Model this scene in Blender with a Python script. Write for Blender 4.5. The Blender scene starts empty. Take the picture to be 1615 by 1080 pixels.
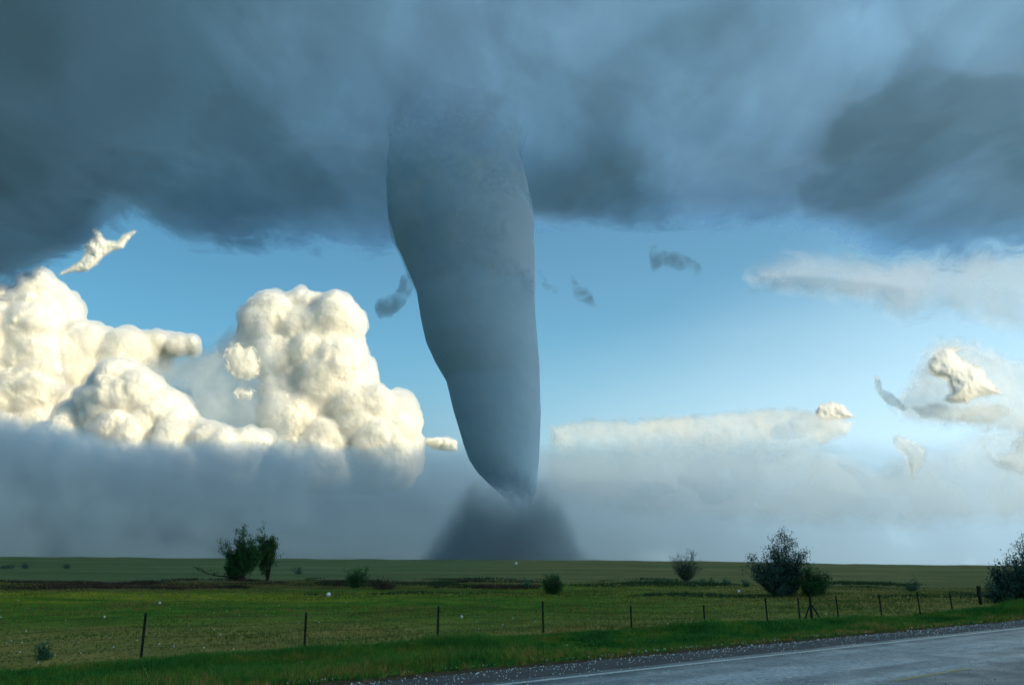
import bpy, bmesh, math, random
import numpy as np
from mathutils import Vector, noise, Matrix

random.seed(7)
rng = np.random.default_rng(7)
SC = bpy.context.scene
COL = SC.collection
R = math.radians

# ------------------------------------------------------------------ camera
F = 1256.0            # focal length in photo pixels (photo is 1615 wide)
Y0 = 894.0            # true horizon row
CAMZ = 1.8
PITCH = math.atan((Y0 - 540.0) / F)
cam_d = bpy.data.cameras.new('camera')
cam_d.sensor_width = 36.0
cam_d.lens = 36.0 * F / 1615.0
cam_d.clip_start = 0.2
cam_d.clip_end = 200000.0
cam = bpy.data.objects.new('camera', cam_d)
cam.location = (0, 0, CAMZ)
cam.rotation_euler = (math.pi / 2 + PITCH, 0, 0)
COL.objects.link(cam)
SC.camera = cam

# ------------------------------------------------------------------ render settings
SC.view_settings.view_transform = 'Standard'
SC.view_settings.look = 'None'
SC.view_settings.exposure = 0.3
SC.view_settings.gamma = 1.0
SC.render.engine = 'CYCLES'
SC.cycles.max_bounces = 5
SC.cycles.diffuse_bounces = 4
SC.cycles.use_adaptive_sampling = True
SC.cycles.adaptive_threshold = 0.02
SC.cycles.transparent_max_bounces = 48
SC.cycles.volume_bounces = 3
SC.cycles.volume_step_rate = 1.0
SC.cycles.use_denoising = True

# ------------------------------------------------------------------ node helpers
class NT:
    def __init__(s, tree):
        s.t = tree; s.n = tree.nodes; s.l = tree.links
    def new(s, kind, **kw):
        nd = s.n.new(kind)
        for k, v in kw.items():
            setattr(nd, k, v)
        return nd
    def put(s, sock, v):
        if v is None: return
        if hasattr(v, 'is_linked') or isinstance(v, bpy.types.NodeSocket):
            s.l.new(v, sock)
        else:
            if isinstance(v, (tuple, list)) and len(v) == 3 and sock.type == 'RGBA':
                v = (*v, 1.0)
            sock.default_value = v
    def math(s, op, a, b=None, c=None, clamp=False):
        nd = s.new('ShaderNodeMath', operation=op, use_clamp=clamp)
        s.put(nd.inputs[0], a); s.put(nd.inputs[1], b)
        if c is not None: s.put(nd.inputs[2], c)
        return nd.outputs[0]
    def mapr(s, v, a, b, c=0.0, d=1.0, kind='SMOOTHSTEP'):
        nd = s.new('ShaderNodeMapRange', interpolation_type=kind)
        for i, x in enumerate((v, a, b, c, d)): s.put(nd.inputs[i], x)
        return nd.outputs[0]
    def mix(s, f, a, b, mode='MIX'):
        nd = s.new('ShaderNodeMix', data_type='RGBA', blend_type=mode)
        s.put(nd.inputs[0], f); s.put(nd.inputs[6], a); s.put(nd.inputs[7], b)
        return nd.outputs[2]
    def noise(s, vec, scale, detail=4, rough=0.55, dist=0.0):
        nd = s.new('ShaderNodeTexNoise')
        s.put(nd.inputs['Vector'], vec)
        nd.inputs['Scale'].default_value = scale
        nd.inputs['Detail'].default_value = detail
        nd.inputs['Roughness'].default_value = rough
        nd.inputs['Distortion'].default_value = dist
        return nd.outputs['Fac']
    def voronoi(s, vec, scale, feature='F1', out='Distance', rnd=1.0):
        nd = s.new('ShaderNodeTexVoronoi', feature=feature)
        s.put(nd.inputs['Vector'], vec)
        nd.inputs['Scale'].default_value = scale
        nd.inputs['Randomness'].default_value = rnd
        return nd.outputs[out]
    def ramp(s, f, stops):
        nd = s.new('ShaderNodeValToRGB')
        cr = nd.color_ramp
        while len(cr.elements) < len(stops): cr.elements.new(0.5)
        for e, (p, c) in zip(cr.elements, stops):
            e.position = p; e.color = (*c, 1.0)
        s.put(nd.inputs[0], f)
        return nd.outputs[0]
    def pos(s):
        return s.new('ShaderNodeNewGeometry').outputs['Position']
    def vmul(s, v, k):
        nd = s.new('ShaderNodeVectorMath', operation='MULTIPLY')
        s.put(nd.inputs[0], v); nd.inputs[1].default_value = k
        return nd.outputs[0]
    def sep(s, v):
        nd = s.new('ShaderNodeSeparateXYZ'); s.put(nd.inputs[0], v)
        return nd.outputs
    def attr(s, name):
        return s.new('ShaderNodeAttribute', attribute_name=name).outputs['Fac']

def material(name):
    m = bpy.data.materials.new(name)
    m.use_nodes = True
    m.node_tree.nodes.clear()
    t = NT(m.node_tree)
    t.out = t.new('ShaderNodeOutputMaterial')
    return m, t

def principled(t, color, rough=0.9, spec=0.2, alpha=None, normal=None):
    p = t.new('ShaderNodeBsdfPrincipled')
    t.put(p.inputs['Base Color'], color)
    t.put(p.inputs['Roughness'], rough)
    t.put(p.inputs['Specular IOR Level'], spec)
    if alpha is not None: t.put(p.inputs['Alpha'], alpha)
    if normal is not None: t.put(p.inputs['Normal'], normal)
    return p.outputs[0]

def bump(t, h, dist, strength=1.0):
    b = t.new('ShaderNodeBump')
    b.inputs['Strength'].default_value = strength
    b.inputs['Distance'].default_value = dist
    t.put(b.inputs['Height'], h)
    return b.outputs[0]

def scaled(t, color, k):
    nd = t.new('ShaderNodeVectorMath', operation='SCALE')
    t.put(nd.inputs[0], color); t.put(nd.inputs['Scale'], k)
    return nd.outputs[0]

# ------------------------------------------------------------------ world
SUN_AZ, SUN_EL = R(119), R(20)
W = bpy.data.worlds.new('World'); SC.world = W
W.use_nodes = True
W.node_tree.nodes.clear()
t = NT(W.node_tree)
wo = t.new('ShaderNodeOutputWorld')
bg = t.new('ShaderNodeBackground'); bg.inputs['Strength'].default_value = 0.14
sky = t.new('ShaderNodeTexSky', sky_type='NISHITA', sun_disc=False)
sky.sun_elevation = SUN_EL; sky.sun_rotation = SUN_AZ
sky.air_density = 1.0; sky.dust_density = 0.6; sky.ozone_density = 2.0
d = t.new('ShaderNodeTexCoord').outputs['Generated']
sx, sy, sz = t.sep(d)
tint = t.mix(t.mapr(sx, -0.55, 0.5), (0.42, 0.74, 0.74), (0.84, 1.20, 1.12))
clear = t.mix(1.0, sky.outputs[0], tint, 'MULTIPLY')
# far rain-laden air low over the plains: a cloud layer of the sky itself
n1 = t.noise(t.vmul(d, (1, 1, 3.0)), 3.2, 5, 0.55)
n2 = t.noise(t.vmul(d, (1, 1, 2.0)), 9.0, 5, 0.6)
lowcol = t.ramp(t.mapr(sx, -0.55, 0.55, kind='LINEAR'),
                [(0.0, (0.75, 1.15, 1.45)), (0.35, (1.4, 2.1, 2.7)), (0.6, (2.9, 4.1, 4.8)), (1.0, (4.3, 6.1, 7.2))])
side = t.mapr(sx, 0.55, 0.9)  # added brightness in the unseen sky at right, lights funnel and ground
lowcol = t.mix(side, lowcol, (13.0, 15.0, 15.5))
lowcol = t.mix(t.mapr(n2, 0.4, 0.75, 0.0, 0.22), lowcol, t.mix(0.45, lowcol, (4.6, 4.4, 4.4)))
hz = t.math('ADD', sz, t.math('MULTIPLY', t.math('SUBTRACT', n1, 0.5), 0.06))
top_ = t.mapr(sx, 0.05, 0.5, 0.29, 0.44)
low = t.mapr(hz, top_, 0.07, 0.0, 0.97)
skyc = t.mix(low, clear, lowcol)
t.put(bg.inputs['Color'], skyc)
t.l.new(bg.outputs[0], wo.inputs[0])

# ------------------------------------------------------------------ sun
sd = bpy.data.lights.new('sun', 'SUN')
sd.energy = 3.4; sd.angle = R(0.5); sd.color = (1.0, 0.83, 0.55)
so = bpy.data.objects.new('sun', sd)
sdir = Vector((math.sin(SUN_AZ) * math.cos(SUN_EL), math.cos(SUN_AZ) * math.cos(SUN_EL), math.sin(SUN_EL)))
so.rotation_euler = sdir.to_track_quat('Z', 'Y').to_euler()
so.location = (0, 0, 50)
COL.objects.link(so)

# ------------------------------------------------------------------ geometry helpers
def ray(px, py):
    u = (px - 807.5) / F; v = (540.0 - py) / F
    return np.array([u, math.cos(PITCH) - v * math.sin(PITCH), math.sin(PITCH) + v * math.cos(PITCH)])

def at_depth(px, py, Y):
    r = ray(px, py); k = Y / r[1]
    return Vector((r[0] * k, Y, CAMZ + r[2] * k))

def px_scale(py, Y):            # metres per photo pixel for a thing at ground distance Y
    return Y / (F * (math.cos(PITCH) - (540.0 - py) / F * math.sin(PITCH)))

def project(x, y, z):
    z = z - CAMZ
    dd = y * math.cos(PITCH) + z * math.sin(PITCH)
    up = -y * math.sin(PITCH) + z * math.cos(PITCH)
    return 807.5 + F * x / dd, 540.0 - F * up / dd, dd

def mesh_obj(name, verts, faces, mat, parent=None, smooth=True, attrs=None):
    me = bpy.data.meshes.new(name)
    V = np.asarray(verts, dtype=np.float32)
    if isinstance(faces, np.ndarray):
        nf, k = faces.shape
        me.vertices.add(len(V)); me.vertices.foreach_set('co', V.ravel())
        me.loops.add(nf * k); me.loops.foreach_set('vertex_index', faces.astype(np.int32).ravel())
        me.polygons.add(nf); me.polygons.foreach_set('loop_start', np.arange(0, nf * k, k, dtype=np.int32))
        me.update(calc_edges=True)
    else:
        me.from_pydata([tuple(v) for v in V], [], faces)
        me.update()
    if smooth:
        me.polygons.foreach_set('use_smooth', np.ones(len(me.polygons), dtype=bool))
    for k, a in (attrs or {}).items():
        at = me.attributes.new(k, 'FLOAT', 'POINT')
        at.data.foreach_set('value', np.asarray(a, dtype=np.float32))
    me.validate()
    o = bpy.data.objects.new(name, me)
    if mat: me.materials.append(mat)
    COL.objects.link(o)
    if parent: o.parent = parent
    return o

def outward(o):
    bm = bmesh.new(); bm.from_mesh(o.data)
    bmesh.ops.recalc_face_normals(bm, faces=bm.faces[:])
    bm.to_mesh(o.data); bm.free()
    return o

def tag(o, label=None, cat=None, group=None, kind=None):
    if label: o['label'] = label
    if cat: o['category'] = cat
    if group: o['group'] = group
    if kind: o['kind'] = kind
    return o

def empty(name, loc, label, cat, group=None):
    o = bpy.data.objects.new(name, None); o.location = loc
    COL.objects.link(o)
    return tag(o, label, cat, group)

def grid_faces(nu, nv, wrap=False):
    """faces of a nu x nv vertex grid (index u*nv+v); wrap closes u"""
    U = nu if wrap else nu - 1
    u, v = np.meshgrid(np.arange(U), np.arange(nv - 1), indexing='ij')
    a = (u * nv + v).ravel(); b = (((u + 1) % nu) * nv + v).ravel()
    return np.stack([a, b, b + 1, a + 1], axis=1)

def fbm(x, y, z, oct=4, seed=0.0):
    return noise.fractal(Vector((x + seed, y - seed, z + seed * 0.5)), 1.0, 2.0, oct)

class Bag:                      # collects tubes, boxes, leaves into one mesh
    def __init__(s): s.v = []; s.f = []
    def tube(s, pts, rads, n=6, cap=True):
        base = len(s.v)
        pts = [Vector(p) for p in pts]
        for i, p in enumerate(pts):
            tdir = (pts[min(i + 1, len(pts) - 1)] - pts[max(i - 1, 0)])
            if tdir.length < 1e-9: tdir = Vector((0, 0, 1))
            q = tdir.to_track_quat('Z', 'Y')
            for k in range(n):
                a = 2 * math.pi * k / n
                s.v.append(p + q @ Vector((math.cos(a) * rads[i], math.sin(a) * rads[i], 0)))
        for i in range(len(pts) - 1):
            for k in range(n):
                k2 = (k + 1) % n
                s.f.append((base + i * n + k, base + i * n + k2, base + (i + 1) * n + k2, base + (i + 1) * n + k))
        if cap:
            s.f.append(tuple(base + k for k in range(n))[::-1])
            s.f.append(tuple(base + (len(pts) - 1) * n + k for k in range(n)))
    def leaf(s, p, d, side, L, w):
        b = len(s.v)
        s.v += [p, p + d * L * 0.5 + side * w, p + d * L, p + d * L * 0.5 - side * w]
        s.f.append((b, b + 1, b + 2, b + 3))
    def build(s, name, mat, parent=None, smooth=True, origin=None):
        V = np.array([tuple(v) for v in s.v], dtype=np.float32)
        if origin is not None: V = V - np.array(origin, dtype=np.float32)
        return mesh_obj(name, V, s.f, mat, parent, smooth)

# ------------------------------------------------------------------ terrain height
UX, UY = 0.7919, 0.6106                     # direction of the road
def off(x, y): return -x * UY + y * UX      # metres to the far side of the road from the camera
OFF_W, OFF_D, OFF_S = 10.93, 7.35, 13.28    # white edge line, centre dashes, gravel edge
RIDGE_PX = [-3000, 0, 400, 807, 1000, 1200, 1320, 1540, 1700, 5000]
RIDGE_DY = [14, 14, 12.5, 11, 10, 6.5, 4.5, 2.0, 1.5, 1.5]
def gz(x, y, detail=True):
    d = math.hypot(x, y)
    o = off(x, y)
    ditch = -0.5 * min(max((o - OFF_S) / 3.0, 0.0), 1.0) if o > OFF_S else 0.0
    ditch = -0.5 * (lambda s: s * s * (3 - 2 * s))(min(max((o - OFF_S + 0.1) / 3.2, 0.0), 1.0))
    base = -0.06
    if y > 0.2 * d:
        px = 807.5 + F * (x / y) * (math.cos(PITCH) + 0.0)
        dy = float(np.interp(px, RIDGE_PX, RIDGE_DY))
    else:
        dy = 14 if x < 0 else 1.5
    zr = 2.1 + dy / F * 500.0
    s = max(d - 35.0, 0.0) / 465.0
    if s < 1: rise = zr * (s if s > 0.06 else s * s / 0.12 + 0.03 if s > 0.0 else 0.0) if s > 0.06 else zr * (s * s / 0.06) * 1.0
    else:
        k = min((d - 500.0) / 900.0, 1.0); rise = zr - (zr + 10.0) * k * k * (3 - 2 * k)
    z = base + ditch + (rise if o > 16 else rise * max(0.0, (o - 13) / 3.0) if o > 13 else 0.0)
    if o < OFF_S - 0.25: z = min(z, -0.22)
    elif detail:
        a = min(1.0, (o - OFF_S + 0.25) / 2.0)
        z += a * 0.05 * fbm(x * 0.35, y * 0.35, 0, 3) + (0.16 * fbm(x * 0.05, y * 0.05, 3.1, 3) * a if d > 20 else 0)
        if d > 300: z += 0.45 * fbm(x * 0.03, y * 0.03, 9.0, 5)
    return z

def ground_at(px, py):
    r = ray(px, py)
    lo, step = 3.0, 0.25
    tt = lo
    while tt < 700:
        x, y, z = r[0] * tt, r[1] * tt, CAMZ + r[2] * tt
        if z <= gz(x, y): return Vector((x, y, gz(x, y)))
        tt += step
    tt = 400.0
    return Vector((r[0] * tt, r[1] * tt, gz(r[0] * tt, r[1] * tt)))

# ------------------------------------------------------------------ ground
def build_ground():
    rr = [2.0]
    while rr[-1] < 140: rr.append(rr[-1] + max(0.12, rr[-1] * 0.011))
    while rr[-1] < 1500: rr.append(rr[-1] * 1.03)
    while rr[-1] < 90000: rr.append(rr[-1] * 1.25)
    az = list(np.arange(-45, 45.01, 0.3)) + list(np.arange(48, 314, 3.0))
    V = []
    for a in az:
        sa, ca = math.sin(R(a)), math.cos(R(a))
        for q in rr: V.append((q * sa, q * ca, gz(q * sa, q * ca)))
    nu, nv = len(az), len(rr)
    faces = grid_faces(nu, nv, True)
    m, t = material('prairie_soil_and_turf')
    P = t.pos(); X, Y, Z = t.sep(P)
    o = t.math('ADD', t.math('MULTIPLY', X, -UY), t.math('MULTIPLY', Y, UX))
    s_ = t.math('MINIMUM', t.math('ADD', t.math('MULTIPLY', X, UX), t.math('MULTIPLY', Y, UY)), 45.0)
    n_big = t.noise(P, 0.05, 5, 0.6); n_mid = t.noise(P, 0.35, 5, 0.65); n_f = t.noise(P, 3.0, 4, 0.7)
    n_st = t.noise(t.vmul(P, (0.02, 0.12, 0.1)), 1.0, 5, 0.6)
    dist = t.new('ShaderNodeVectorMath', operation='LENGTH'); t.put(dist.inputs[0], P); D = dist.outputs['Value']
    Dn = t.math('ADD', D, t.math('MULTIPLY', t.math('SUBTRACT', n_big, 0.5), 30.0))
    green = t.mix(t.mapr(n_mid, 0.35, 0.65), (0.061, 0.181, 0.020), (0.143, 0.299, 0.028))
    yell = t.mix(t.mapr(n_mid, 0.35, 0.7), (0.229, 0.296, 0.022), (0.512, 0.446, 0.028))
    brown = t.mix(t.mapr(n_mid, 0.3, 0.7), (0.256, 0.253, 0.063), (0.436, 0.326, 0.096))
    # dry belt behind the fence, green sward, flowering belt, weed strip, far pasture
    c = t.mix(t.mapr(t.math('ADD', t.math('ADD', o, t.math('MULTIPLY', s_, 0.1)), t.math('MULTIPLY', t.math('SUBTRACT', n_mid, 0.5), 4.0)), 23.0, 26.0), green, brown)
    c = t.mix(t.mapr(t.math('ADD', o, t.math('MULTIPLY', t.math('SUBTRACT', n_f, 0.5), 1.5)), OFF_S + 1.4, OFF_S + 0.2), c, (0.122, 0.090, 0.052))
    c = t.mix(t.mapr(Dn, 30, 46, kind='SMOOTHSTEP'), c, t.mix(t.mapr(X, 0, 25), green, brown))
    fl = t.math('MULTIPLY', t.mapr(Dn, 52, 62), t.mapr(n_st, 0.42, 0.58))
    fl = t.math('MULTIPLY', fl, t.mapr(X, 8, -8, 0.15, 0.9))
    c = t.mix(fl, c, yell)
    far = t.mix(t.mapr(n_st, 0.35, 0.65), (0.234, 0.228, 0.083), (0.375, 0.321, 0.126))
    farL = t.mix(0.5, far, (0.093, 0.237, 0.104))
    far = t.mix(t.mapr(X, -30, 20), farL, far)
    n_w = t.noise(t.vmul(P, (0.012, 0.06, 0)), 1.0, 6, 0.65); n_g = t.noise(t.vmul(P, (0.25, 0.5, 0)), 1.0, 3, 0.7)
    far = t.mix(t.mapr(n_w, 0.42, 0.6, 0.0, 0.45), far, (0.085, 0.116, 0.046))
    far = t.mix(t.mapr(n_g, 0.5, 0.75, 0.0, 0.5), far, (0.071, 0.082, 0.040))
    c = t.mix(t.mapr(Dn, 78, 90), c, far)
    strip = t.math('MULTIPLY', t.mapr(Dn, 68, 76), t.mapr(Dn, 105, 88))
    strip = t.math('MULTIPLY', strip, t.mapr(n_big, 0.3, 0.55, 0.2, 0.9))
    weed = t.mix(t.mapr(n_mid, 0.4, 0.6), (0.090, 0.059, 0.029), (0.243, 0.136, 0.074))
    c = t.mix(t.math('MULTIPLY', strip, t.mapr(X, 5, -20, 0.15, 1.0)), c, weed)
    c = t.mix(t.mapr(n_f, 0.35, 0.75, 0.0, 0.55), c, scaled(t, c, 0.35))
    bn = bump(t, t.math('ADD', n_f, n_mid), 0.12, 0.8)
    t.l.new(principled(t, c, 1.0, 0.02, normal=bn), t.out.inputs[0])
    g = mesh_obj('ground', V, faces, m)
    tag(g, kind='structure', label='flat green and brown prairie reaching to the horizon')
build_ground()

# ------------------------------------------------------------------ road
def strip_mesh(name, o0, o1, z, mat, s0=-120.0, s1=400.0, ns=500, no=2, zf=None, kind='structure', jitter=0.0):
    V = []
    ss = np.linspace(s0, s1, ns)
    for s in ss:
        for k in range(no):
            oo = o0 + (o1 - o0) * k / (no - 1)
            if jitter and k == no - 1: oo += jitter * fbm(s * 0.9, 0, 2.2, 4) + jitter * 0.5 * fbm(s * 4.0, 5, 2.2, 3)
            x = s * UX - oo * UY; y = s * UY + oo * UX
            V.append((x, y, z if zf is None else zf(k / (no - 1), x, y)))
    o = mesh_obj(name, V, grid_faces(ns, no)[:, ::-1].copy(), mat)
    tag(o, kind=kind)
    return o

def road_materials():
    m, t = material('wet_asphalt')
    P = t.pos(); X, Y, Z = t.sep(P)
    o = t.math('ADD', t.math('MULTIPLY', X, -UY), t.math('MULTIPLY', Y, UX))
    s = t.math('ADD', t.math('MULTIPLY', X, UX), t.math('MULTIPLY', Y, UY))
    cv = t.new('ShaderNodeCombineXYZ'); t.put(cv.inputs[0], t.math('MULTIPLY', s, 0.12)); t.put(cv.inputs[1], o)
    streak = t.noise(cv.outputs[0], 1.6, 5, 0.6)
    f = t.noise(P, 9.0, 5, 0.75); f2 = t.noise(P, 1.3, 5, 0.6)
    col = t.mix(t.mapr(f, 0.35, 0.7), (0.035, 0.038, 0.044), (0.10, 0.10, 0.105))
    # crushed ice lying in the far lane, thin in the wheel tracks
    lane = t.math('MULTIPLY', t.mapr(o, 7.0, 7.7), t.mapr(o, 10.75, 10.2))
    w1 = t.mapr(t.math('ABSOLUTE', t.math('SUBTRACT', o, 8.15)), 0.15, 0.5)
    w2 = t.mapr(t.math('ABSOLUTE', t.math('SUBTRACT', o, 9.95)), 0.15, 0.5)
    ice = t.math('MULTIPLY', lane, t.mapr(t.math('MULTIPLY', w1, w2), 0, 1, 0.45, 1.0))
    ice = t.math('MULTIPLY', ice, t.mapr(streak, 0.3, 0.62, 0.35, 1.0))
    ice = t.math('MULTIPLY', ice, t.mapr(f, 0.36, 0.62, 0.25, 1.0))
    col = t.mix(t.math('MULTIPLY', ice, 0.95), col, (0.55, 0.58, 0.62))
    rough = t.mapr(f2, 0.3, 0.7, 0.32, 0.5)
    bn = bump(t, t.math('ADD', f, t.math('MULTIPLY', t.noise(P, 60, 3, 0.7), 0.7)), 0.012, 0.6)
    t.l.new(principled(t, col, rough, 0.45, normal=bn), t.out.inputs[0])
    g, t = material('shoulder_gravel')
    P = t.pos()
    f = t.noise(P, 18.0, 4, 0.75); f2 = t.noise(P, 0.8, 5, 0.6)
    v = t.voronoi(P, 30.0, out='Color')
    col = t.mix(t.mapr(f, 0.3, 0.7), (0.07, 0.062, 0.06), (0.17, 0.155, 0.155))
    col = t.mix(t.mapr(f2, 0.35, 0.65, 0.0, 0.6), col, (0.075, 0.068, 0.068))
    bn = bump(t, t.math('ADD', f, v), 0.03, 0.8)
    t.l.new(principled(t, col, 0.8, 0.25, normal=bn), t.out.inputs[0])
    def paint(nm, c):
        pm, t = material(nm)
        P = t.pos(); w = t.noise(P, 14.0, 5, 0.75)
        t.l.new(principled(t, t.mix(t.mapr(w, 0.5, 0.68, 0.0, 0.8), c, (0.07, 0.07, 0.075)), 0.6, 0.4), t.out.inputs[0])
        return pm
    return m, g, paint('white_road_paint', (0.78, 0.78, 0.74)), paint('yellow_road_paint', (0.52, 0.40, 0.17))
m_as, m_gr, m_wp, m_yp = road_materials()
strip_mesh('road', -4.0, OFF_W + 0.35, 0.0, m_as)
strip_mesh('gravel_shoulder', OFF_W + 0.35, OFF_S + 0.1, 0.0, m_gr, no=8, jitter=0.28,
           zf=lambda k, x, y: -0.012 - 0.10 * k * k + 0.012 * fbm(x * 1.5, y * 1.5, 0, 3))
strip_mesh('white_edge_line', OFF_W - 0.06, OFF_W + 0.08, 0.004, m_wp)
V, Fc = [], []
def s_of(px, py):
    r = ray(px, py); k = CAMZ / -r[2]
    return r[0] * k * UX + r[1] * k * UY
S1, S0 = s_of(1530, 1054), s_of(1405, 1073)
for i, s0 in enumerate([S1 - 12.2 * k for k in range(-12, 9)]):
    b = len(V)
    for s, oo in ((s0 - (S1 - S0), OFF_D - .07), (s0, OFF_D - .07), (s0, OFF_D + .07), (s0 - (S1 - S0), OFF_D + .07)):
        V.append((s * UX - oo * UY, s * UY + oo * UX, 0.004))
    Fc.append((b, b + 1, b + 2, b + 3))
tag(mesh_obj('yellow_centre_dashes', V, Fc, m_yp), kind='structure')

def dist_to_poly(P, poly):
    A = np.array(poly, float); B = np.roll(A, -1, 0)
    AB = B - A; AP = P[:, None, :] - A[None]
    tt = np.clip((AP * AB).sum(2) / np.maximum((AB ** 2).sum(1), 1e-9), 0, 1)
    dmin = np.sqrt(((AP - tt[..., None] * AB) ** 2).sum(2)).min(1)
    x, y = P[:, 0:1], P[:, 1:2]
    cond = (A[:, 1] > y) != (B[:, 1] > y)
    xi = AB[:, 0] * (y - A[:, 1]) / np.where(AB[:, 1] == 0, 1e-9, AB[:, 1]) + A[:, 0]
    inside = (cond & (x < xi)).sum(1) % 2 == 1
    return dmin, inside

# ------------------------------------------------------------------ storm cloud deck
DECK_Z = 1467.0
EDGE = [(-2500, 520), (-300, 490), (0, 452), (60, 440), (100, 428), (125, 405), (165, 360), (230, 348), (300, 372), (420, 385),
        (520, 380), (620, 385), (720, 388), (860, 375), (1000, 366), (1180, 366), (1300, 376), (1400, 400), (1500, 404),
        (1615, 388), (1800, 380), (3500, 400)]
# light and dark of the cloud base, painted in as daylight let through
PAINTED_LIGHT = [(-200, 0, .16), (0, 60, .17), (0, 250, .16), (60, 400, .17), (200, 60, .24), (200, 300, .22), (350, 200, .28), (350, 330, .30),
        (500, 100, .40), (500, 300, .33), (560, 350, .42), (650, 60, .48), (620, 180, .42), (780, 120, .52), (760, 10, .55), (900, 40, .60), (900, 200, .46),
        (880, 290, .27), (930, 270, .29), (960, 330, .30), (860, 355, .5), (1000, 140, .50), (1080, 60, .46), (1080, 200, .58), (1150, 300, .66), (1200, 90, .66), (1250, 200, .70), (1200, 345, .64),
        (1350, 30, .70), (1400, 130, .50), (1330, 220, .50), (1450, 250, .50), (1580, 250, .50), (1550, 60, .78), (1480, 130, .62), (1500, 320, .60),
        (1400, 380, .46), (1550, 370, .52), (1615, 10, .74), (1900, 200, .7)]
TP = np.array(PAINTED_LIGHT)
def painted_light_at(px, py):
    d2 = (TP[:, 0] - px) ** 2 + (1.4 * (TP[:, 1] - py)) ** 2
    w = 1.0 / (d2 + 1200.0) ** 2.1
    return float((w * TP[:, 2]).sum() / w.sum())

# lighter and darker patches painted into the cloud base: torn outline, change of brightness
PAINTED_TONES = [
    (-.15, 10, [(1290, 195), (1340, 145), (1420, 92), (1480, 84), (1560, 122), (1700, 130), (1700, 385), (1400, 372), (1270, 345), (1255, 300), (1325, 264), (1298, 228)]),
    (-.17, 12, [(822, 238), (900, 255), (985, 240), (1002, 300), (1000, 352), (950, 362), (835, 350), (800, 300)]),
    (-.14, 16, [(220, 348), (330, 290), (450, 262), (560, 300), (640, 262), (640, 374), (420, 362)]),
    (.17, 14, [(1000, 362), (990, 290), (1090, 225), (1200, 140), (1290, 50), (1400, -20), (1440, 60), (1330, 145), (1290, 190), (1300, 225), (1328, 262), (1255, 300), (1270, 345), (1150, 362)]),
    (.15, 14, [(590, -60), (1190, -60), (1230, 25), (1060, 55), (920, 130), (800, 95), (770, 190), (690, 205), (610, 110)]),
    (.12, 12, [(1440, -60), (1720, -60), (1720, 125), (1560, 108), (1480, 70), (1440, 20)]),
    (-.12, 14, [(1090, 40), (1200, 20), (1240, 60), (1170, 130), (1060, 130), (1000, 90)]),
    (.10, 12, [(660, 330), (700, 210), (830, 160), (840, 240), (835, 345)]),
    (-.10, 18, [(-50, 200), (120, 180), (200, 260), (160, 360), (60, 430), (-50, 440)]),
    (.10, 14, [(380, 40), (560, 60), (620, 180), (560, 290), (460, 250), (420, 150)]),
]
def painted_tone_at(P):
    Q = P.copy()
    for i in range(len(P)):
        x, y = P[i]
        Q[i, 0] += 26 * fbm(x / 90, y / 90, 1.0, 5); Q[i, 1] += 20 * fbm(x / 90, y / 90, 9.0, 5)
    tot = np.zeros(len(P))
    for amt, soft, poly in PAINTED_TONES:
        dd, ins = dist_to_poly(Q, poly)
        q = np.clip(np.where(ins, dd, -dd) / soft * .5 + .5, 0, 1)
        inner = np.exp(-np.clip(np.where(ins, dd, 0), 0, 400) / 140.0)
        tot += 0.8 * amt * q * q * (3 - 2 * q) * (0.45 + 0.55 * inner)
    return tot

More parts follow.
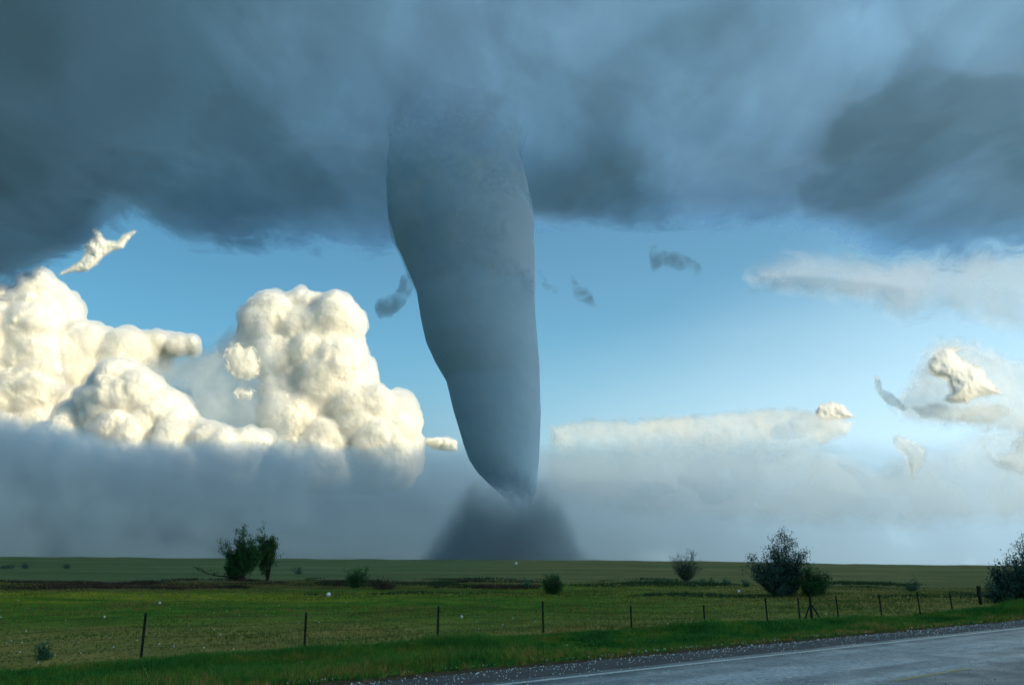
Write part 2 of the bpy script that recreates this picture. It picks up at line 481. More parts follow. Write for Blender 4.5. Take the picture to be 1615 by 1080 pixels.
def build_deck():
    az = list(np.arange(-44, 44.01, 0.2)) + list(np.arange(47, 314, 3.0))
    ts = np.concatenate([np.linspace(0.02, 0.36, 14, endpoint=False), np.linspace(0.36, 1.0, 190)])
    ex = [e[0] for e in EDGE]; ey = [e[1] for e in EDGE]
    V, A, T = [], [], []
    for a in az:
        sa, ca = math.sin(R(a)), math.cos(R(a))
        rmax = 4900.0; front = abs(a) < 60 or a > 300
        if front:
            # find the distance at which this bearing reaches the cloud's edge
            lo, hi = 1500.0, 9000.0
            for _ in range(22):
                mid = (lo + hi) / 2
                px, py, dd = project(mid * sa, mid * ca, DECK_Z)
                if dd <= 0 or py < np.interp(px, ex, ey): lo = mid
                else: hi = mid
            rmax = hi * 1.10
        for q in ts:
            r_ = q * rmax; x, y = r_ * sa, r_ * ca
            px, py, dd = project(x, y, DECK_Z)
            if front and dd > 0:
                s = (np.interp(px, ex, ey) - py) / 34.0 + 0.5; th = painted_light_at(px, py)
            else: s = 3.0; th = 0.35 if x < 0 else 0.6
            if q > 0.995 and not front: s = 1
            z = DECK_Z + 1.0 * (110 * fbm(x / 1300, y / 1300, 0, 3) + 30 * fbm(x / 420, y / 420, 4, 3)) 
            z += 5 * fbm(x / 110, y / 110, 8, 3)
            V.append((x, y, z)); A.append(s); T.append(th)
    nu, nv = len(az), len(ts)
    nb = len(V)
    pj = np.array([project(v[0], v[1], DECK_Z) if v[1] > 800 else (-9999, -9999, -1) for v in V])
    ok = (pj[:, 2] > 0) & (pj[:, 0] > -150) & (pj[:, 0] < 1800) & (pj[:, 1] > -200) & (pj[:, 1] < 560)
    T = np.array(T); T[ok] *= 1 + 1.15 * painted_tone_at(pj[ok][:, :2]); T = list(T)
    faces = [grid_faces(nu, nv, True)]
    # upper side of the cloud: a broad dome that closes onto the edge
    tq = np.linspace(0.02, 1.0, 14)
    sub = list(range(0, nu, 4))
    for i in sub:
        for j, q in enumerate(tq):
            k = int(np.argmin(abs(ts - q)))
            x, y, z = V[i * nv + k]
            V.append((x, y, z + 60 + 900 * (1 - q ** 6)))
            A.append(min(A[i * nv + k], 3.0)); T.append(-1.0)
    faces.append(grid_faces(len(sub), len(tq), True)[:, ::-1] + nb)
    m, t = material('storm_cloud')
    P = t.pos()
    a = t.attr('edge'); th = t.attr('thin')  # thin carries the painted brightness of the cloud base
    istop = t.math('LESS_THAN', th, -0.5)
    w = t.noise(P, 0.0016, 3, 0.5)
    na = t.noise(t.vmul(P, (1, .9, .6)), 0.0046, 8, 0.60, 0.5)
    nb_ = t.noise(t.vmul(P, (1, .5, 1)), 0.0013, 4, 0.45, 0.2)
    nc = t.noise(t.vmul(P, (1, .5, 1)), 0.0036, 5, 0.5, 0.2)
    al = t.math('ADD', a, t.math('MULTIPLY', t.math('SUBTRACT', na, 0.5), 2.6))
    al = t.mapr(al, 0.1, 1.1)
    br = t.math('MULTIPLY', t.math('MULTIPLY_ADD', th, 0.88, 0.065), t.mapr(nb_, 0.3, 0.7, 0.80, 1.20, 'LINEAR'))
    br = t.math('MULTIPLY', br, t.mapr(nc, 0.3, 0.7, 0.95, 1.05, 'LINEAR'))
    ne = t.noise(t.vmul(P, (1, .42, 0)), 0.0011, 7, 0.58, 0.5); ne2 = t.noise(t.vmul(P, (1, .42, 0)), 0.0028, 7, 0.6, 0.4)
    br = t.math('MULTIPLY', br, t.mapr(ne, 0.46, 0.535, 0.90, 1.08))
    br = t.math('MULTIPLY', br, t.mapr(ne2, 0.42, 0.58, 0.95, 1.04))
    br = t.math('MULTIPLY', br, t.mapr(a, 0.3, 2.2, 1.75, 1.0))
    br = t.math('ADD', t.math('MULTIPLY', istop, 0.72), t.math('MULTIPLY', t.math('SUBTRACT', 1.0, istop), br))
    base = t.mix(istop, (0.17, 0.21, 0.26), (0.2, 0.2, 0.2))
    tcol = t.mix(istop, t.mix(t.mapr(th, .2, .7), (0.46, 0.84, 1.15), (0.53, 0.85, 1.18)), (1, 1, 1))
    tr = t.new('ShaderNodeBsdfTranslucent')
    t.put(tr.inputs[0], scaled(t, tcol, t.math('MULTIPLY', br, al)))
    ad = t.new('ShaderNodeAddShader')
    t.l.new(principled(t, base, 1.0, 0.0, alpha=al), ad.inputs[0]); t.l.new(tr.outputs[0], ad.inputs[1])
    t.l.new(ad.outputs[0], t.out.inputs[0])
    o = mesh_obj('storm_cloud', V, np.concatenate(faces), m, attrs={'edge': A, 'thin': T})
    tag(o, 'vast dark blue-grey storm cloud base spread across the whole upper sky', 'storm cloud')
build_deck()

# ------------------------------------------------------------------ tornado
TD = 2500.0
PROF = [(150, 560, 880), (180, 596, 850), (210, 614, 832), (235, 616, 824), (260, 612, 824), (300, 611, 834), (350, 616, 838), (380, 622, 839), (400, 632, 840),
        (430, 645, 840), (460, 656, 841), (500, 663, 845), (540, 672, 848), (570, 686, 850), (600, 704, 851), (650, 716, 853),
        (700, 731, 851), (725, 740, 850), (745, 753, 848), (760, 768, 847), (772, 782, 846), (785, 796, 842), (800, 808, 836), (815, 815, 833)]
def build_tornado():
    base = at_depth(800, 884, TD); base.z = gz(base.x, TD)
    root = empty('tornado', base, 'tall blue-grey tornado funnel narrowing down to a dark dust skirt', 'tornado')
    ys = np.linspace(PROF[0][0], PROF[-1][0], 150); nu = 160
    V, E = [], []
    for k in range(nu):
        a = 2 * math.pi * k / nu
        for y in ys:
            l = np.interp(y, [p[0] for p in PROF], [p[1] for p in PROF])
            r_ = np.interp(y, [p[0] for p in PROF], [p[2] for p in PROF])
            c = at_depth((l + r_) / 2, y, TD); rad = (r_ - l) / 2 * px_scale(y, TD)
            up = max(0.0, (520 - y) / 370.0)
            amp = 0.010 + 0.035 * up
            sw = 0.4 * (y / 90.0)
            n_ = fbm(math.cos(a + sw) * 1.3, math.sin(a + sw) * 1.3, y / 75.0, 4, 3.0)
            n2 = fbm(math.cos(a + sw) * 5.0, math.sin(a + sw) * 5.0, y / 50.0, 3, 7.0)
            rr = rad * (1 + amp * n_ + 0.25 * amp * n2)
            V.append((c.x + rr * math.sin(a) - base.x, rr * math.cos(a), c.z - base.z)); E.append(y)
    m, t = material('condensation_funnel')
    tc = t.new('ShaderNodeTexCoord').outputs['Object']
    row = t.attr('row')
    n_ = t.noise(t.vmul(tc, (1, 1, .8)), 0.006, 6, 0.6, 0.5)
    ns = t.noise(t.vmul(tc, (1, 1, .25)), 0.03, 5, 0.6)
    al_b = t.mapr(t.math('ADD', row, t.math('MULTIPLY', t.math('SUBTRACT', ns, 0.5), 70.0)), 808, 740)
    al_t = t.mapr(t.math('ADD', row, t.math('MULTIPLY', t.math('SUBTRACT', n_, 0.5), 110.0)), 190, 330)
    al = t.math('MULTIPLY', al_b, al_t)
    cr = t.mix(t.mapr(n_, 0.35, 0.65), (0.44, 0.61, 0.78), (0.49, 0.66, 0.82))
    nz_ = t.noise(t.vmul(tc, (1.2, 1.2, 3.0)), 0.010, 5, 0.6, 0.8)
    cr = t.mix(t.mapr(nz_, 0.4, 0.65, 0.0, 0.2), cr, (0.40, 0.54, 0.70))
    hi = t.math('MULTIPLY', t.mapr(row, 520, 420), t.mapr(n_, 0.42, 0.62, 0, 0.5))
    cr = t.mix(hi, cr, (0.66, 0.74, 0.80))
    ad = t.new('ShaderNodeAddShader'); tr = t.new('ShaderNodeBsdfTranslucent')
    t.put(tr.inputs[0], scaled(t, (0.12, 0.14, 0.155), al))
    bn = bump(t, t.math('MULTIPLY', n_, t.mapr(row, 300, 450)), 12.0, 0.2)
    t.l.new(principled(t, cr, 1.0, 0.0, alpha=al, normal=bn), ad.inputs[0]); t.l.new(tr.outputs[0], ad.inputs[1])
    t.l.new(ad.outputs[0], t.out.inputs[0])
    outward(mesh_obj('funnel', V, grid_faces(nu, len(ys), True), m, root, attrs={'row': E}))
    # the paler sleeve of cloud round the upper funnel
    def lathe(y0, y1, ny, grow, seed, na=96):
        VV, RR, HH = [], [], []
        for k in range(na):
            a = 2 * math.pi * k / na
            for y in np.linspace(y0, y1, ny):
                l = np.interp(y, [p[0] for p in PROF], [p[1] for p in PROF]); r_ = np.interp(y, [p[0] for p in PROF], [p[2] for p in PROF])
                c = at_depth((l + r_) / 2, y, TD)
                rad = ((r_ - l) / 2 + grow * (1 + 0.35 * fbm(math.cos(a) * 1.6, math.sin(a) * 1.6, y / 40.0, 4, seed))) * px_scale(y, TD)
                VV.append((c.x + rad * math.sin(a) - base.x, rad * math.cos(a), c.z - base.z)); RR.append(y); HH.append(math.sin(a + 0.5))
        return VV, RR, HH
    VV, RR, HH = lathe(285, 478, 60, 3.2, 8.0, 140)
    mm, t = material('sleeve_cloud')
    tc = t.new('ShaderNodeTexCoord').outputs['Object']; row = t.attr('row'); sd_ = t.attr('side')
    n_ = t.noise(tc, 0.008, 8, 0.62, 0.8)
    al = t.math('MULTIPLY', t.mapr(t.math('ADD', row, t.math('MULTIPLY', t.math('SUBTRACT', n_, .5), 130)), 300, 350), t.mapr(t.math('ADD', row, t.math('MULTIPLY', t.math('SUBTRACT', n_, .5), 70)), 476, 436))
    al = t.math('MULTIPLY', al, t.mapr(t.math('ADD', sd_, t.math('SUBTRACT', n_, .5)), -0.55, 0.35, 0.25, 0.85))
    ad = t.new('ShaderNodeAddShader'); tr = t.new('ShaderNodeBsdfTranslucent')
    t.put(tr.inputs[0], scaled(t, (0.2, 0.22, 0.23), al))
    t.l.new(principled(t, (0.57, 0.71, 0.85), 1.0, 0.0, alpha=al), ad.inputs[0]); t.l.new(tr.outputs[0], ad.inputs[1])
    t.l.new(ad.outputs[0], t.out.inputs[0])
    outward(mesh_obj('cloud_sleeve', VV, grid_faces(140, 60, True), mm, root, attrs={'row': RR, 'side': HH}))
    # dust skirt
    mz = px_scale(860, TD)
    H = 150 * mz; RB = 200 * mz
    nu, nv = 48, 20
    Vd = []
    for k in range(nu):
        a = 2 * math.pi * k / nu
        for j in range(nv):
            q = j / (nv - 1)
            rr = RB * (1 - 0.38 * q) if 0 < j < nv - 1 else 0.01
            Vd.append((rr * math.sin(a), rr * math.cos(a), -4 + H * q))
    m, t = material('dust_and_debris')
    tc = t.new('ShaderNodeTexCoord').outputs['Object']
    x, y, z = t.sep(tc)
    h = t.math('DIVIDE', z, H, clamp=True)
    rad = t.math('SQRT', t.math('ADD', t.math('POWER', x, 2.0), t.math('POWER', y, 2.0)))
    nn = t.noise(t.vmul(tc, (1, 1, .6)), 0.014, 7, 0.62, 0.5)
    edge = t.math('MULTIPLY', t.math('SUBTRACT', 1.0, t.math('MULTIPLY', t.math('POWER', h, 0.6), 0.60)), 150 * mz)
    q = t.math('DIVIDE', rad, edge)
    q = t.math('ADD', q, t.math('MULTIPLY', t.math('SUBTRACT', nn, 0.5), 0.75))
    shell = t.mapr(q, 1.22, 0.66)
    hollow = t.mapr(q, t.mapr(h, 0.3, 0.75, 0.0, 0.5, 'LINEAR'), t.mapr(h, 0.3, 0.75, 0.05, 0.95, 'LINEAR'))
    fade = t.mapr(t.math('ADD', h, t.math('MULTIPLY', t.math('SUBTRACT', nn, .5), .25)), t.mapr(q, 0.1, 0.9, 0.62, 1.05), t.mapr(q, 0.1, 0.9, 0.15, 0.45))
    dn = t.math('MULTIPLY', t.math('MULTIPLY', shell, fade), t.math('MULTIPLY', t.mapr(hollow, 0, 1, 0.25, 1.0), 0.017))
    gr = t.noise(tc, 0.035, 5, 0.65, 0.6)
    dn = t.math('MULTIPLY', dn, t.mapr(gr, 0.36, 0.62, 0.35, 1.5))
    pv = t.new('ShaderNodeVolumePrincipled')
    pv.inputs['Color'].default_value = (0.50, 0.60, 0.66, 1)
    t.put(pv.inputs['Density'], dn)
    t.l.new(pv.outputs[0], t.out.inputs[1])
    t.l.new(principled(t, (0.2, 0.22, 0.25), 1.0, 0.0, alpha=t.math('MULTIPLY', dn, 0.01)), t.out.inputs[0])
    dc = mesh_obj('dust_skirt', Vd, grid_faces(nu, nv, True), m, root)
    outward(dc)
    dc['label'] = 'dark swirling dust cone spreading over the ground'
build_tornado()

# ------------------------------------------------------------------ cumulus builder
ICO = {}
def ico(sub):
    if sub not in ICO:
        bm = bmesh.new(); bmesh.ops.create_icosphere(bm, subdivisions=sub, radius=1.0)
        ICO[sub] = (np.array([v.co[:] for v in bm.verts]), np.array([[v.index for v in f.verts] for f in bm.faces])); bm.free()
    return ICO[sub]

def remeshed(V, Fc, voxel):
    me = bpy.data.meshes.new('tmp'); o = bpy.data.objects.new('tmp', me); COL.objects.link(o)
    me.from_pydata([tuple(v) for v in V], [], [tuple(f) for f in Fc]); me.update()
    md = o.modifiers.new('r', 'REMESH'); md.mode = 'VOXEL'; md.voxel_size = voxel
    dg = bpy.context.evaluated_depsgraph_get()
    ev = bpy.data.meshes.new_from_object(o.evaluated_get(dg))
    bpy.data.objects.remove(o); bpy.data.meshes.remove(me)
    return ev

def cloud(name, polys, Y, mat, label, cat='cumulus cloud', seed=0, voxel_px=1.5, kids=10, billow=1.0, group=None, rmax=34.0, nball=320, depthf=1.0, soft=False, ymul=1.0, mist=0.0, spc=0.26, core=None):
    """fills an outline with touching balls of cloud, fuses them and roughens the surface into billows"""
    rs = np.random.default_rng(seed + 11)
    VV, FF, n = [], [], 0
    def add(c, r_, sub):
        nonlocal n
        v, f = ico(sub)
        VV.append(v * np.array([r_, r_ * ymul, r_]) + np.array(c)); FF.append(f + n); n += len(v)
    if isinstance(polys[0][0], (int, float)): polys = [polys]
    for poly in polys:
        A = np.array(poly, float); lo, hi = A.min(0), A.max(0)
        P = rs.uniform(lo, hi, (6000, 2))
        dd, ins = dist_to_poly(P, poly)
        P, dd = P[ins], dd[ins]
        # widest balls first, then ever smaller ones that reach into the corners
        order = np.argsort(-np.minimum(dd, rmax) + rs.uniform(0, 6, len(dd)))
        kept = []
        for i in order:
            r = min(dd[i], rmax)
            if r < 1.5: continue
            if all((P[i][0] - k[0]) ** 2 + (P[i][1] - k[1]) ** 2 > (spc * max(r, 0.6 * k[2])) ** 2 for k in kept):
                kept.append((P[i][0], P[i][1], r))
                if len(kept) > nball: break
        for (px, py, r) in kept:
            sc = px_scale(py, Y)
            c = np.array(at_depth(px, py, Y)); c[1] += rs.uniform(-1.1, 0.4) * depthf * r * sc
            rad = (r if soft else max(r - 5.5, 0.6 * r)) * sc
            add(c, rad, 3 if r > 12 else 2)
            if r < 7: continue
            for _ in range(kids):
                d_ = rs.normal(size=3); d_ /= np.linalg.norm(d_)
                if d_[2] < -0.3: d_[2] *= -1
                r2 = rad * rs.uniform(0.12, 0.36)
                add(c + d_ * (rad * 1.0 - r2 * 0.6), r2, 2)
    sc = px_scale(polys[0][0][1], Y)
    me = remeshed(np.concatenate(VV), np.concatenate(FF), voxel_px * sc)
    nv = len(me.vertices)
    co = np.empty(nv * 3, dtype=np.float32); me.vertices.foreach_get('co', co); co = co.reshape(-1, 3)
    no = np.empty(nv * 3, dtype=np.float32); me.vertices.foreach_get('normal', no); no = no.reshape(-1, 3)
    off_ = np.empty(nv, dtype=np.float32)
    s1, s2, s3 = 26 * sc, 11 * sc, 5.0 * sc
    for i in range(nv):
        p = Vector(co[i])
        w = noise.noise_vector(p / (16 * sc)) * 6.0 * sc
        pw = p + w
        b1 = 0.5 - noise.voronoi(pw / s1)[0][0]
        if soft: off_[i] = (b1 * 2.5 + 2.0 * noise.noise(p / (12 * sc))) * sc * billow; continue
        b2 = 0.5 - noise.voronoi(pw / s2)[0][0]
        b3 = 0.5 - noise.voronoi(pw / s3)[0][0]
        off_[i] = (b1 * 4.8 + b2 * 3.3 + b3 * 2.0) * sc * billow
    co += no * off_[:, None]
    me.vertices.foreach_set('co', co.ravel())
    me.polygons.foreach_set('use_smooth', np.ones(len(me.polygons), dtype=bool))
    me.update()
    org = Vector(at_depth(polys[0][0][0], polys[0][0][1], Y))
    me.transform(Matrix.Translation(-org))
    if core:      # how deep inside the cloud each point lies: thin towards its rim
        pxs = np.array([project(*q)[:2] for q in co])
        best = np.full(nv, -9.0)
        for poly in polys:
            dd, ins = dist_to_poly(pxs, poly)
            best = np.maximum(best, np.where(ins, dd, -dd))
        at = me.attributes.new('depth_in', 'FLOAT', 'POINT'); at.data.foreach_set('value', (best / core).astype(np.float32))
    me.name = name
    me.materials.clear(); me.materials.append(mat)
    o = bpy.data.objects.new(name, me); o.location = org; COL.objects.link(o)
    if mist:
        o.data.update()
        mm = me.copy(); mm.name = 'mist'; mm.materials.clear(); mm.materials.append(m_mist)
        c2 = np.empty(nv * 3, dtype=np.float32); mm.vertices.foreach_get('co', c2); c2 = c2.reshape(-1, 3)
        n2 = np.empty(nv * 3, dtype=np.float32); mm.vertices.foreach_get('normal', n2); n2 = n2.reshape(-1, 3)
        wob = np.array([max(0.5, 0.95 + 1.1 * noise.noise(Vector(q) / (18 * sc))) for q in c2])
        mm.vertices.foreach_set('co', (c2 + n2 * (mist * sc * wob)[:, None]).ravel().astype(np.float32)); mm.update()
        hull = remeshed([v.co[:] for v in mm.vertices], [p.vertices[:] for p in mm.polygons], voxel_px * sc * 1.6)
        bpy.data.meshes.remove(mm); mm = hull; mm.name = 'mist'; mm.materials.clear(); mm.materials.append(m_mist)
        mm.polygons.foreach_set('use_smooth', np.ones(len(mm.polygons), dtype=bool))
        om = bpy.data.objects.new('mist', mm); COL.objects.link(om); om.parent = o
    return tag(o, label, cat, group)

def pillow(name, polys, Y, mat, label, cat='cloud', seed=0, core=10.0, thick=1.0, step=2.5, group=None, lump=0.35):
    """a soft lens-shaped cloud: two gently swelling sides that meet at the rim"""
    if isinstance(polys[0][0], (int, float)): polys = [polys]
    A = np.concatenate([np.array(p, float) for p in polys]); pad = core * 0.8
    xs = np.arange(A[:, 0].min() - pad, A[:, 0].max() + pad + step, step)
    ys = np.arange(A[:, 1].min() - pad, A[:, 1].max() + pad + step, step)
    gx, gy = np.meshgrid(xs, ys, indexing='ij'); P = np.stack([gx.ravel(), gy.ravel()], 1)
    best = np.full(len(P), -99.0)
    for poly in polys:
        dd, ins = dist_to_poly(P, poly); best = np.maximum(best, np.where(ins, dd, -dd))
    keep = best.reshape(gx.shape) > -pad
    nx, ny = gx.shape
    idx = -np.ones((2, nx, ny), int); V, D = [], []
    org = at_depth(float(A[:, 0].mean()), float(A[:, 1].mean()), Y)
    for side in (0, 1):
        for i in range(nx):
            for j in range(ny):
                if not keep[i, j]: continue
                b = best[i * ny + j]; px, py = P[i * ny + j]; sc = px_scale(py, Y)
                q = min(max(b / (core * 2.2), 0), 1.0); w = core * 1.6 * math.sqrt(q * (2 - q)) * sc * thick
                w += sc * (0.35 + lump * core * q * fbm(px / (core * 2.6), py / (core * 2.2), seed + side * 7, 4))
                p = at_depth(px, py, Y + (w if side else -w)) - org
                idx[side, i, j] = len(V); V.append(tuple(p)); D.append(b / core)
    Fc = []
    edge = {}
    for i in range(nx - 1):
        for j in range(ny - 1):
            q = [(i, j), (i + 1, j), (i + 1, j + 1), (i, j + 1)]
            if all(keep[a] for a in q):
                Fc.append([idx[0][a] for a in q]); Fc.append([idx[1][a] for a in q][::-1])
                for k in range(4):
                    e = (q[k], q[(k + 1) % 4]); edge[e] = 1
    for (a, b) in edge:
        if (b, a) not in edge: Fc.append([idx[0][b], idx[0][a], idx[1][a], idx[1][b]])
    o = mesh_obj(name, V, np.array(Fc), mat, attrs={'depth_in': D}); o.location = org
    outward(o)
    return tag(o, label, cat, group)

def cloud_mat(name, col, tr=0.3):
    m, t = material(name)
    p = principled(t, col, 1.0, 0.0)
    nd = p.node
    nd.inputs['Subsurface Weight'].default_value = 1.0
    nd.inputs['Subsurface Radius'].default_value = (1.0, 0.95, 0.9)
    nd.inputs['Subsurface Scale'].default_value = tr
    t.l.new(p, t.out.inputs[0])
    return m

def vapour_mat(name, col, density, aniso=0.0, nz=None, zf=None, skin=0.0):
    """a thin cloud: evenly dense droplets inside, with the faintest surface"""
    m, t = material(name)
    pv = t.new('ShaderNodeVolumePrincipled')
    pv.inputs['Color'].default_value = (*col, 1); pv.inputs['Density'].default_value = density
    pv.inputs['Anisotropy'].default_value = aniso
    if nz:
        nn = t.noise(t.pos(), nz[0], 4, 0.6, 0.3)
        dn = t.math('MULTIPLY', t.mapr(nn, nz[1], nz[2]), density)
        if zf:
            z = t.sep(t.pos())[2]
            if name == 'falling_rain':
                bx_, _, _ = t.sep(t.pos())
                z = t.math('SUBTRACT', z, t.mapr(bx_, -6300, -3900, 330, 0))
                z = t.math('ADD', z, t.math('MULTIPLY', t.math('SUBTRACT', t.noise(t.pos(), 0.0005, 3, 0.5), 0.5), 260))
            dn = t.math('MULTIPLY', dn, t.mapr(t.math('ADD', z, t.math('MULTIPLY', t.math('SUBTRACT', nn, .5), zf[1] - zf[0])), zf[0], zf[1]))
        t.put(pv.inputs['Density'], dn)
    t.l.new(pv.outputs[0], t.out.inputs[1])
    n_ = t.noise(t.pos(), nz[0] if nz else 0.001, 6, 0.6, 0.4)
    al = t.mapr(n_, 0.32, 0.66, 0.004, max(0.01, skin))
    if zf:
        z = t.sep(t.pos())[2]
        al = t.math('MULTIPLY', al, t.mapr(t.math('ADD', z, t.math('MULTIPLY', t.math('SUBTRACT', n_, .5), zf[1] - zf[0])), zf[0], zf[1]))
    t.l.new(principled(t, col, 1.0, 0.0, alpha=al), t.out.inputs[0])
    return m

def thin_mat(name, col, amax, scale, lo=0.3, hi=0.7, wob=1.6, zf=None):
    """thin cloud: see-through towards its rim and in its gaps"""
    m, t = material(name)
    P = t.pos(); c = t.attr('depth_in')
    n_ = t.noise(P, scale, 7, 0.6, 0.5); n2 = t.noise(P, scale * 0.45, 4, 0.5, 0.3)
    al = t.mapr(t.math('ADD', c, t.math('MULTIPLY', t.math('SUBTRACT', n_, .5), wob)), 0.0, 1.0)
    al = t.math('MULTIPLY', al, t.mapr(n2, lo, hi, 0.45 * amax, amax))
    if zf:
        z = t.sep(P)[2]
        al = t.math('MULTIPLY', al, t.mapr(t.math('ADD', z, t.math('MULTIPLY', t.math('SUBTRACT', n_, .5), zf[1] - zf[0])), zf[0], zf[1]))
    p = principled(t, col, 1.0, 0.0, alpha=al)
    t.l.new(p, t.out.inputs[0])
    return m

CD = 13000.0
m_mist, t = material('cloud_mist')
pv = t.new('ShaderNodeVolumePrincipled')
pv.inputs['Color'].default_value = (0.97, 0.97, 0.97, 1); pv.inputs['Density'].default_value = 0.0075
t.l.new(pv.outputs[0], t.out.inputs[1])
mc = cloud_mat('sunlit_cumulus', (0.92, 0.86, 0.74), 55.0)
cloud('cumulus_cloud', [(384, 560), (392, 520), (412, 493), (429, 480), (458, 475), (472, 467), (489, 465), (512, 474), (530, 480), (550, 477), (564, 484), (575, 495), (587, 501),
      (584, 516), (583, 536), (577, 550), (584, 562), (593, 573), (599, 589), (594, 605), (590, 614), (610, 617), (633, 613), (647, 619), (654, 631), (662, 648), (668, 665), (667, 683), (672, 725), (650, 775),
      (540, 780), (400, 775), (420, 680), (425, 610)], CD, mc,
     'biggest sunlit towering cumulus cloud, just left of the tornado', seed=1, rmax=44, mist=5.5, depthf=1.5)
cloud('cumulus_cloud', [(-90, 470), (0, 464), (24, 454), (60, 450), (64, 439), (95, 437), (110, 453), (118, 469), (126, 493), (128, 521), (132, 600), (130, 660), (120, 765), (-90, 770)], CD + 1500, mc,
     'tall cream cumulus tower rising at the left edge under the dark storm cloud', seed=3, rmax=44, mist=5.5, depthf=1.5)
cloud('cumulus_cloud', [(90, 527), (159, 521), (199, 526), (255, 528), (279, 526), (318, 530), (331, 541), (325, 557), (295, 568), (270, 566), (255, 590), (240, 640), (200, 765), (110, 765), (90, 600)], CD + 2200, mc,
     'long flat-topped cream cloud bank stretching right from the left-hand tower', seed=4, billow=0.75, kids=3, rmax=44, mist=5.5, depthf=1.5)
cloud('cumulus_cloud', [(60, 690), (110, 645), (130, 613), (150, 611), (165, 591), (185, 576), (210, 572), (235, 576), (245, 590), (262, 600), (275, 615), (295, 620), (307, 640), (315, 660), (330, 668), (350, 668), (368, 678),
      (385, 680), (400, 674), (420, 671), (432, 680), (436, 690), (425, 712), (400, 770), (60, 775)], CD - 2000, mc,
     'low bulging cumulus with a trailing right-hand tail below the flat-topped bank', seed=5, voxel_px=1.6, mist=5.5, depthf=1.5)
cloud('thin_cloud', [(668, 700), (672, 690), (690, 688), (705, 690), (722, 694), (722, 712), (690, 712)], CD, mc, 'thin sunlit sliver of cloud touching the tornado on its left', 'cloud', seed=7, voxel_px=1.2, billow=0.45, mist=2.5)
mh = cloud_mat('bright_cumulus', (0.98, 0.97, 0.96), 38.0)
VD = 15500.0
m_bank = thin_mat('hazy_cloud', (0.86, 0.87, 0.87), 0.62, 0.0030, zf=(at_depth(800, 728, VD).z, at_depth(800, 668, VD).z))
m_pale = thin_mat('pale_cloud', (0.94, 0.94, 0.94), 0.52, 0.007)
m_cap = thin_mat('cap_cloud', (0.97, 0.95, 0.92), 0.97, 0.006, 0.1, 0.4, 1.0)
m_puff = thin_mat('puff_cloud', (0.95, 0.89, 0.77), 0.85, 0.010, 0.1, 0.4, 2.4)
m_shelf = thin_mat('shelf_cloud', (0.88, 0.89, 0.90), 0.5, 0.006)
m_sheet = thin_mat('altostratus', (0.68, 0.74, 0.84), 0.42, 0.0022, wob=1.8)
m_torn = thin_mat('torn_cloud', (0.95, 0.91, 0.82), 0.97, 0.014, 0.1, 0.4, 1.8)
pillow('hazy_cloud', [(862, 668), (930, 657), (1000, 659), (1050, 653), (1095, 651), (1133, 647), (1171, 644), (1209, 640), (1267, 640), (1300, 648), (1352, 662), (1340, 690), (1280, 715), (1180, 732), (1000, 738), (862, 735)], VD, m_bank,
     'long hazy cloud bank stretching right from the tornado above the horizon', core=14, lump=0.12, seed=9)
pillow('hazy_cloud', [(1376, 592), (1385, 590), (1392, 600), (1394, 612), (1410, 620), (1420, 630), (1434, 645), (1425, 650), (1400, 640), (1385, 625), (1378, 610)], VD, m_pale,
     'small curved wisp of cloud between the hazy bank and the white tower', core=5, seed=10, step=1.5, lump=0.05)
pillow('hazy_cloud', [(1402, 690), (1415, 682), (1435, 685), (1450, 697), (1466, 705), (1466, 725), (1452, 745), (1440, 765), (1430, 755), (1424, 725), (1410, 710)], VD, m_pale,
     'soft peach cloud puff low at right below the white tower', core=12, seed=11, lump=0.08)
pillow('hazy_cloud', [(1540, 700), (1548, 688), (1556, 700), (1570, 712), (1590, 705), (1595, 690), (1615, 670), (1680, 660), (1680, 760), (1600, 755), (1560, 735)], VD, m_pale,
     'pale cloud bank cut by the right edge above the horizon', core=16, seed=12, lump=0.08)
pillow('hazy_cloud', [(1430, 640), (1470, 632), (1520, 640), (1560, 634), (1595, 636), (1600, 655), (1560, 672), (1500, 668), (1450, 660)], VD, m_shelf,
     'faint cloud shelf directly under the white cumulus tower', core=9, seed=15)
pillow('altostratus_cloud', [(1165, 440), (1180, 415), (1230, 392), (1300, 386), (1400, 396), (1700, 370), (1700, 540), (1600, 545), (1540, 520), (1480, 505), (1420, 520), (1380, 495), (1300, 485), (1220, 472), (1180, 460)], 11000.0, m_sheet,
     'pale lavender cloud sheet under the right end of the storm cloud', core=42, lump=0.04, seed=13, step=4)
pillow('torn_cloud', [(128, 387), (132, 363), (145, 355), (160, 365), (168, 377), (182, 379), (195, 367), (212, 362), (218, 365), (203, 382), (195, 394), (178, 398), (165, 406), (155, 418), (140, 429), (115, 432), (80, 440), (100, 424), (122, 410), (132, 397)], 8000.0, m_torn,
     'bright torn wisp of cloud poking out from the storm cloud edge', core=7, seed=6, step=1.2, lump=0.45)
pillow('cap_cloud', [(1283, 652), (1289, 637), (1312, 631), (1331, 637), (1344, 650), (1353, 658), (1320, 665), (1290, 664)], 15430.0, m_cap,
     'bright domed cap on the right end of the long hazy cloud bank', core=6, seed=14, step=1.5, lump=0.5)
pillow('puff_cloud', [[(350, 560), (360, 541), (375, 536), (385, 543), (398, 541), (408, 555), (414, 575), (410, 595), (395, 602), (370, 600), (354, 582)], [(366, 618), (376, 608), (392, 608), (404, 618), (398, 632), (375, 634)]], CD - 2200, m_puff,
     'small puff of cloud on the left flank of the biggest cumulus', core=13, seed=2, step=1.5, lump=0.25)
m_haze2 = thin_mat('pale_haze', (0.88, 0.90, 0.92), 0.34, 0.0022, 0.3, 0.7, 1.2)
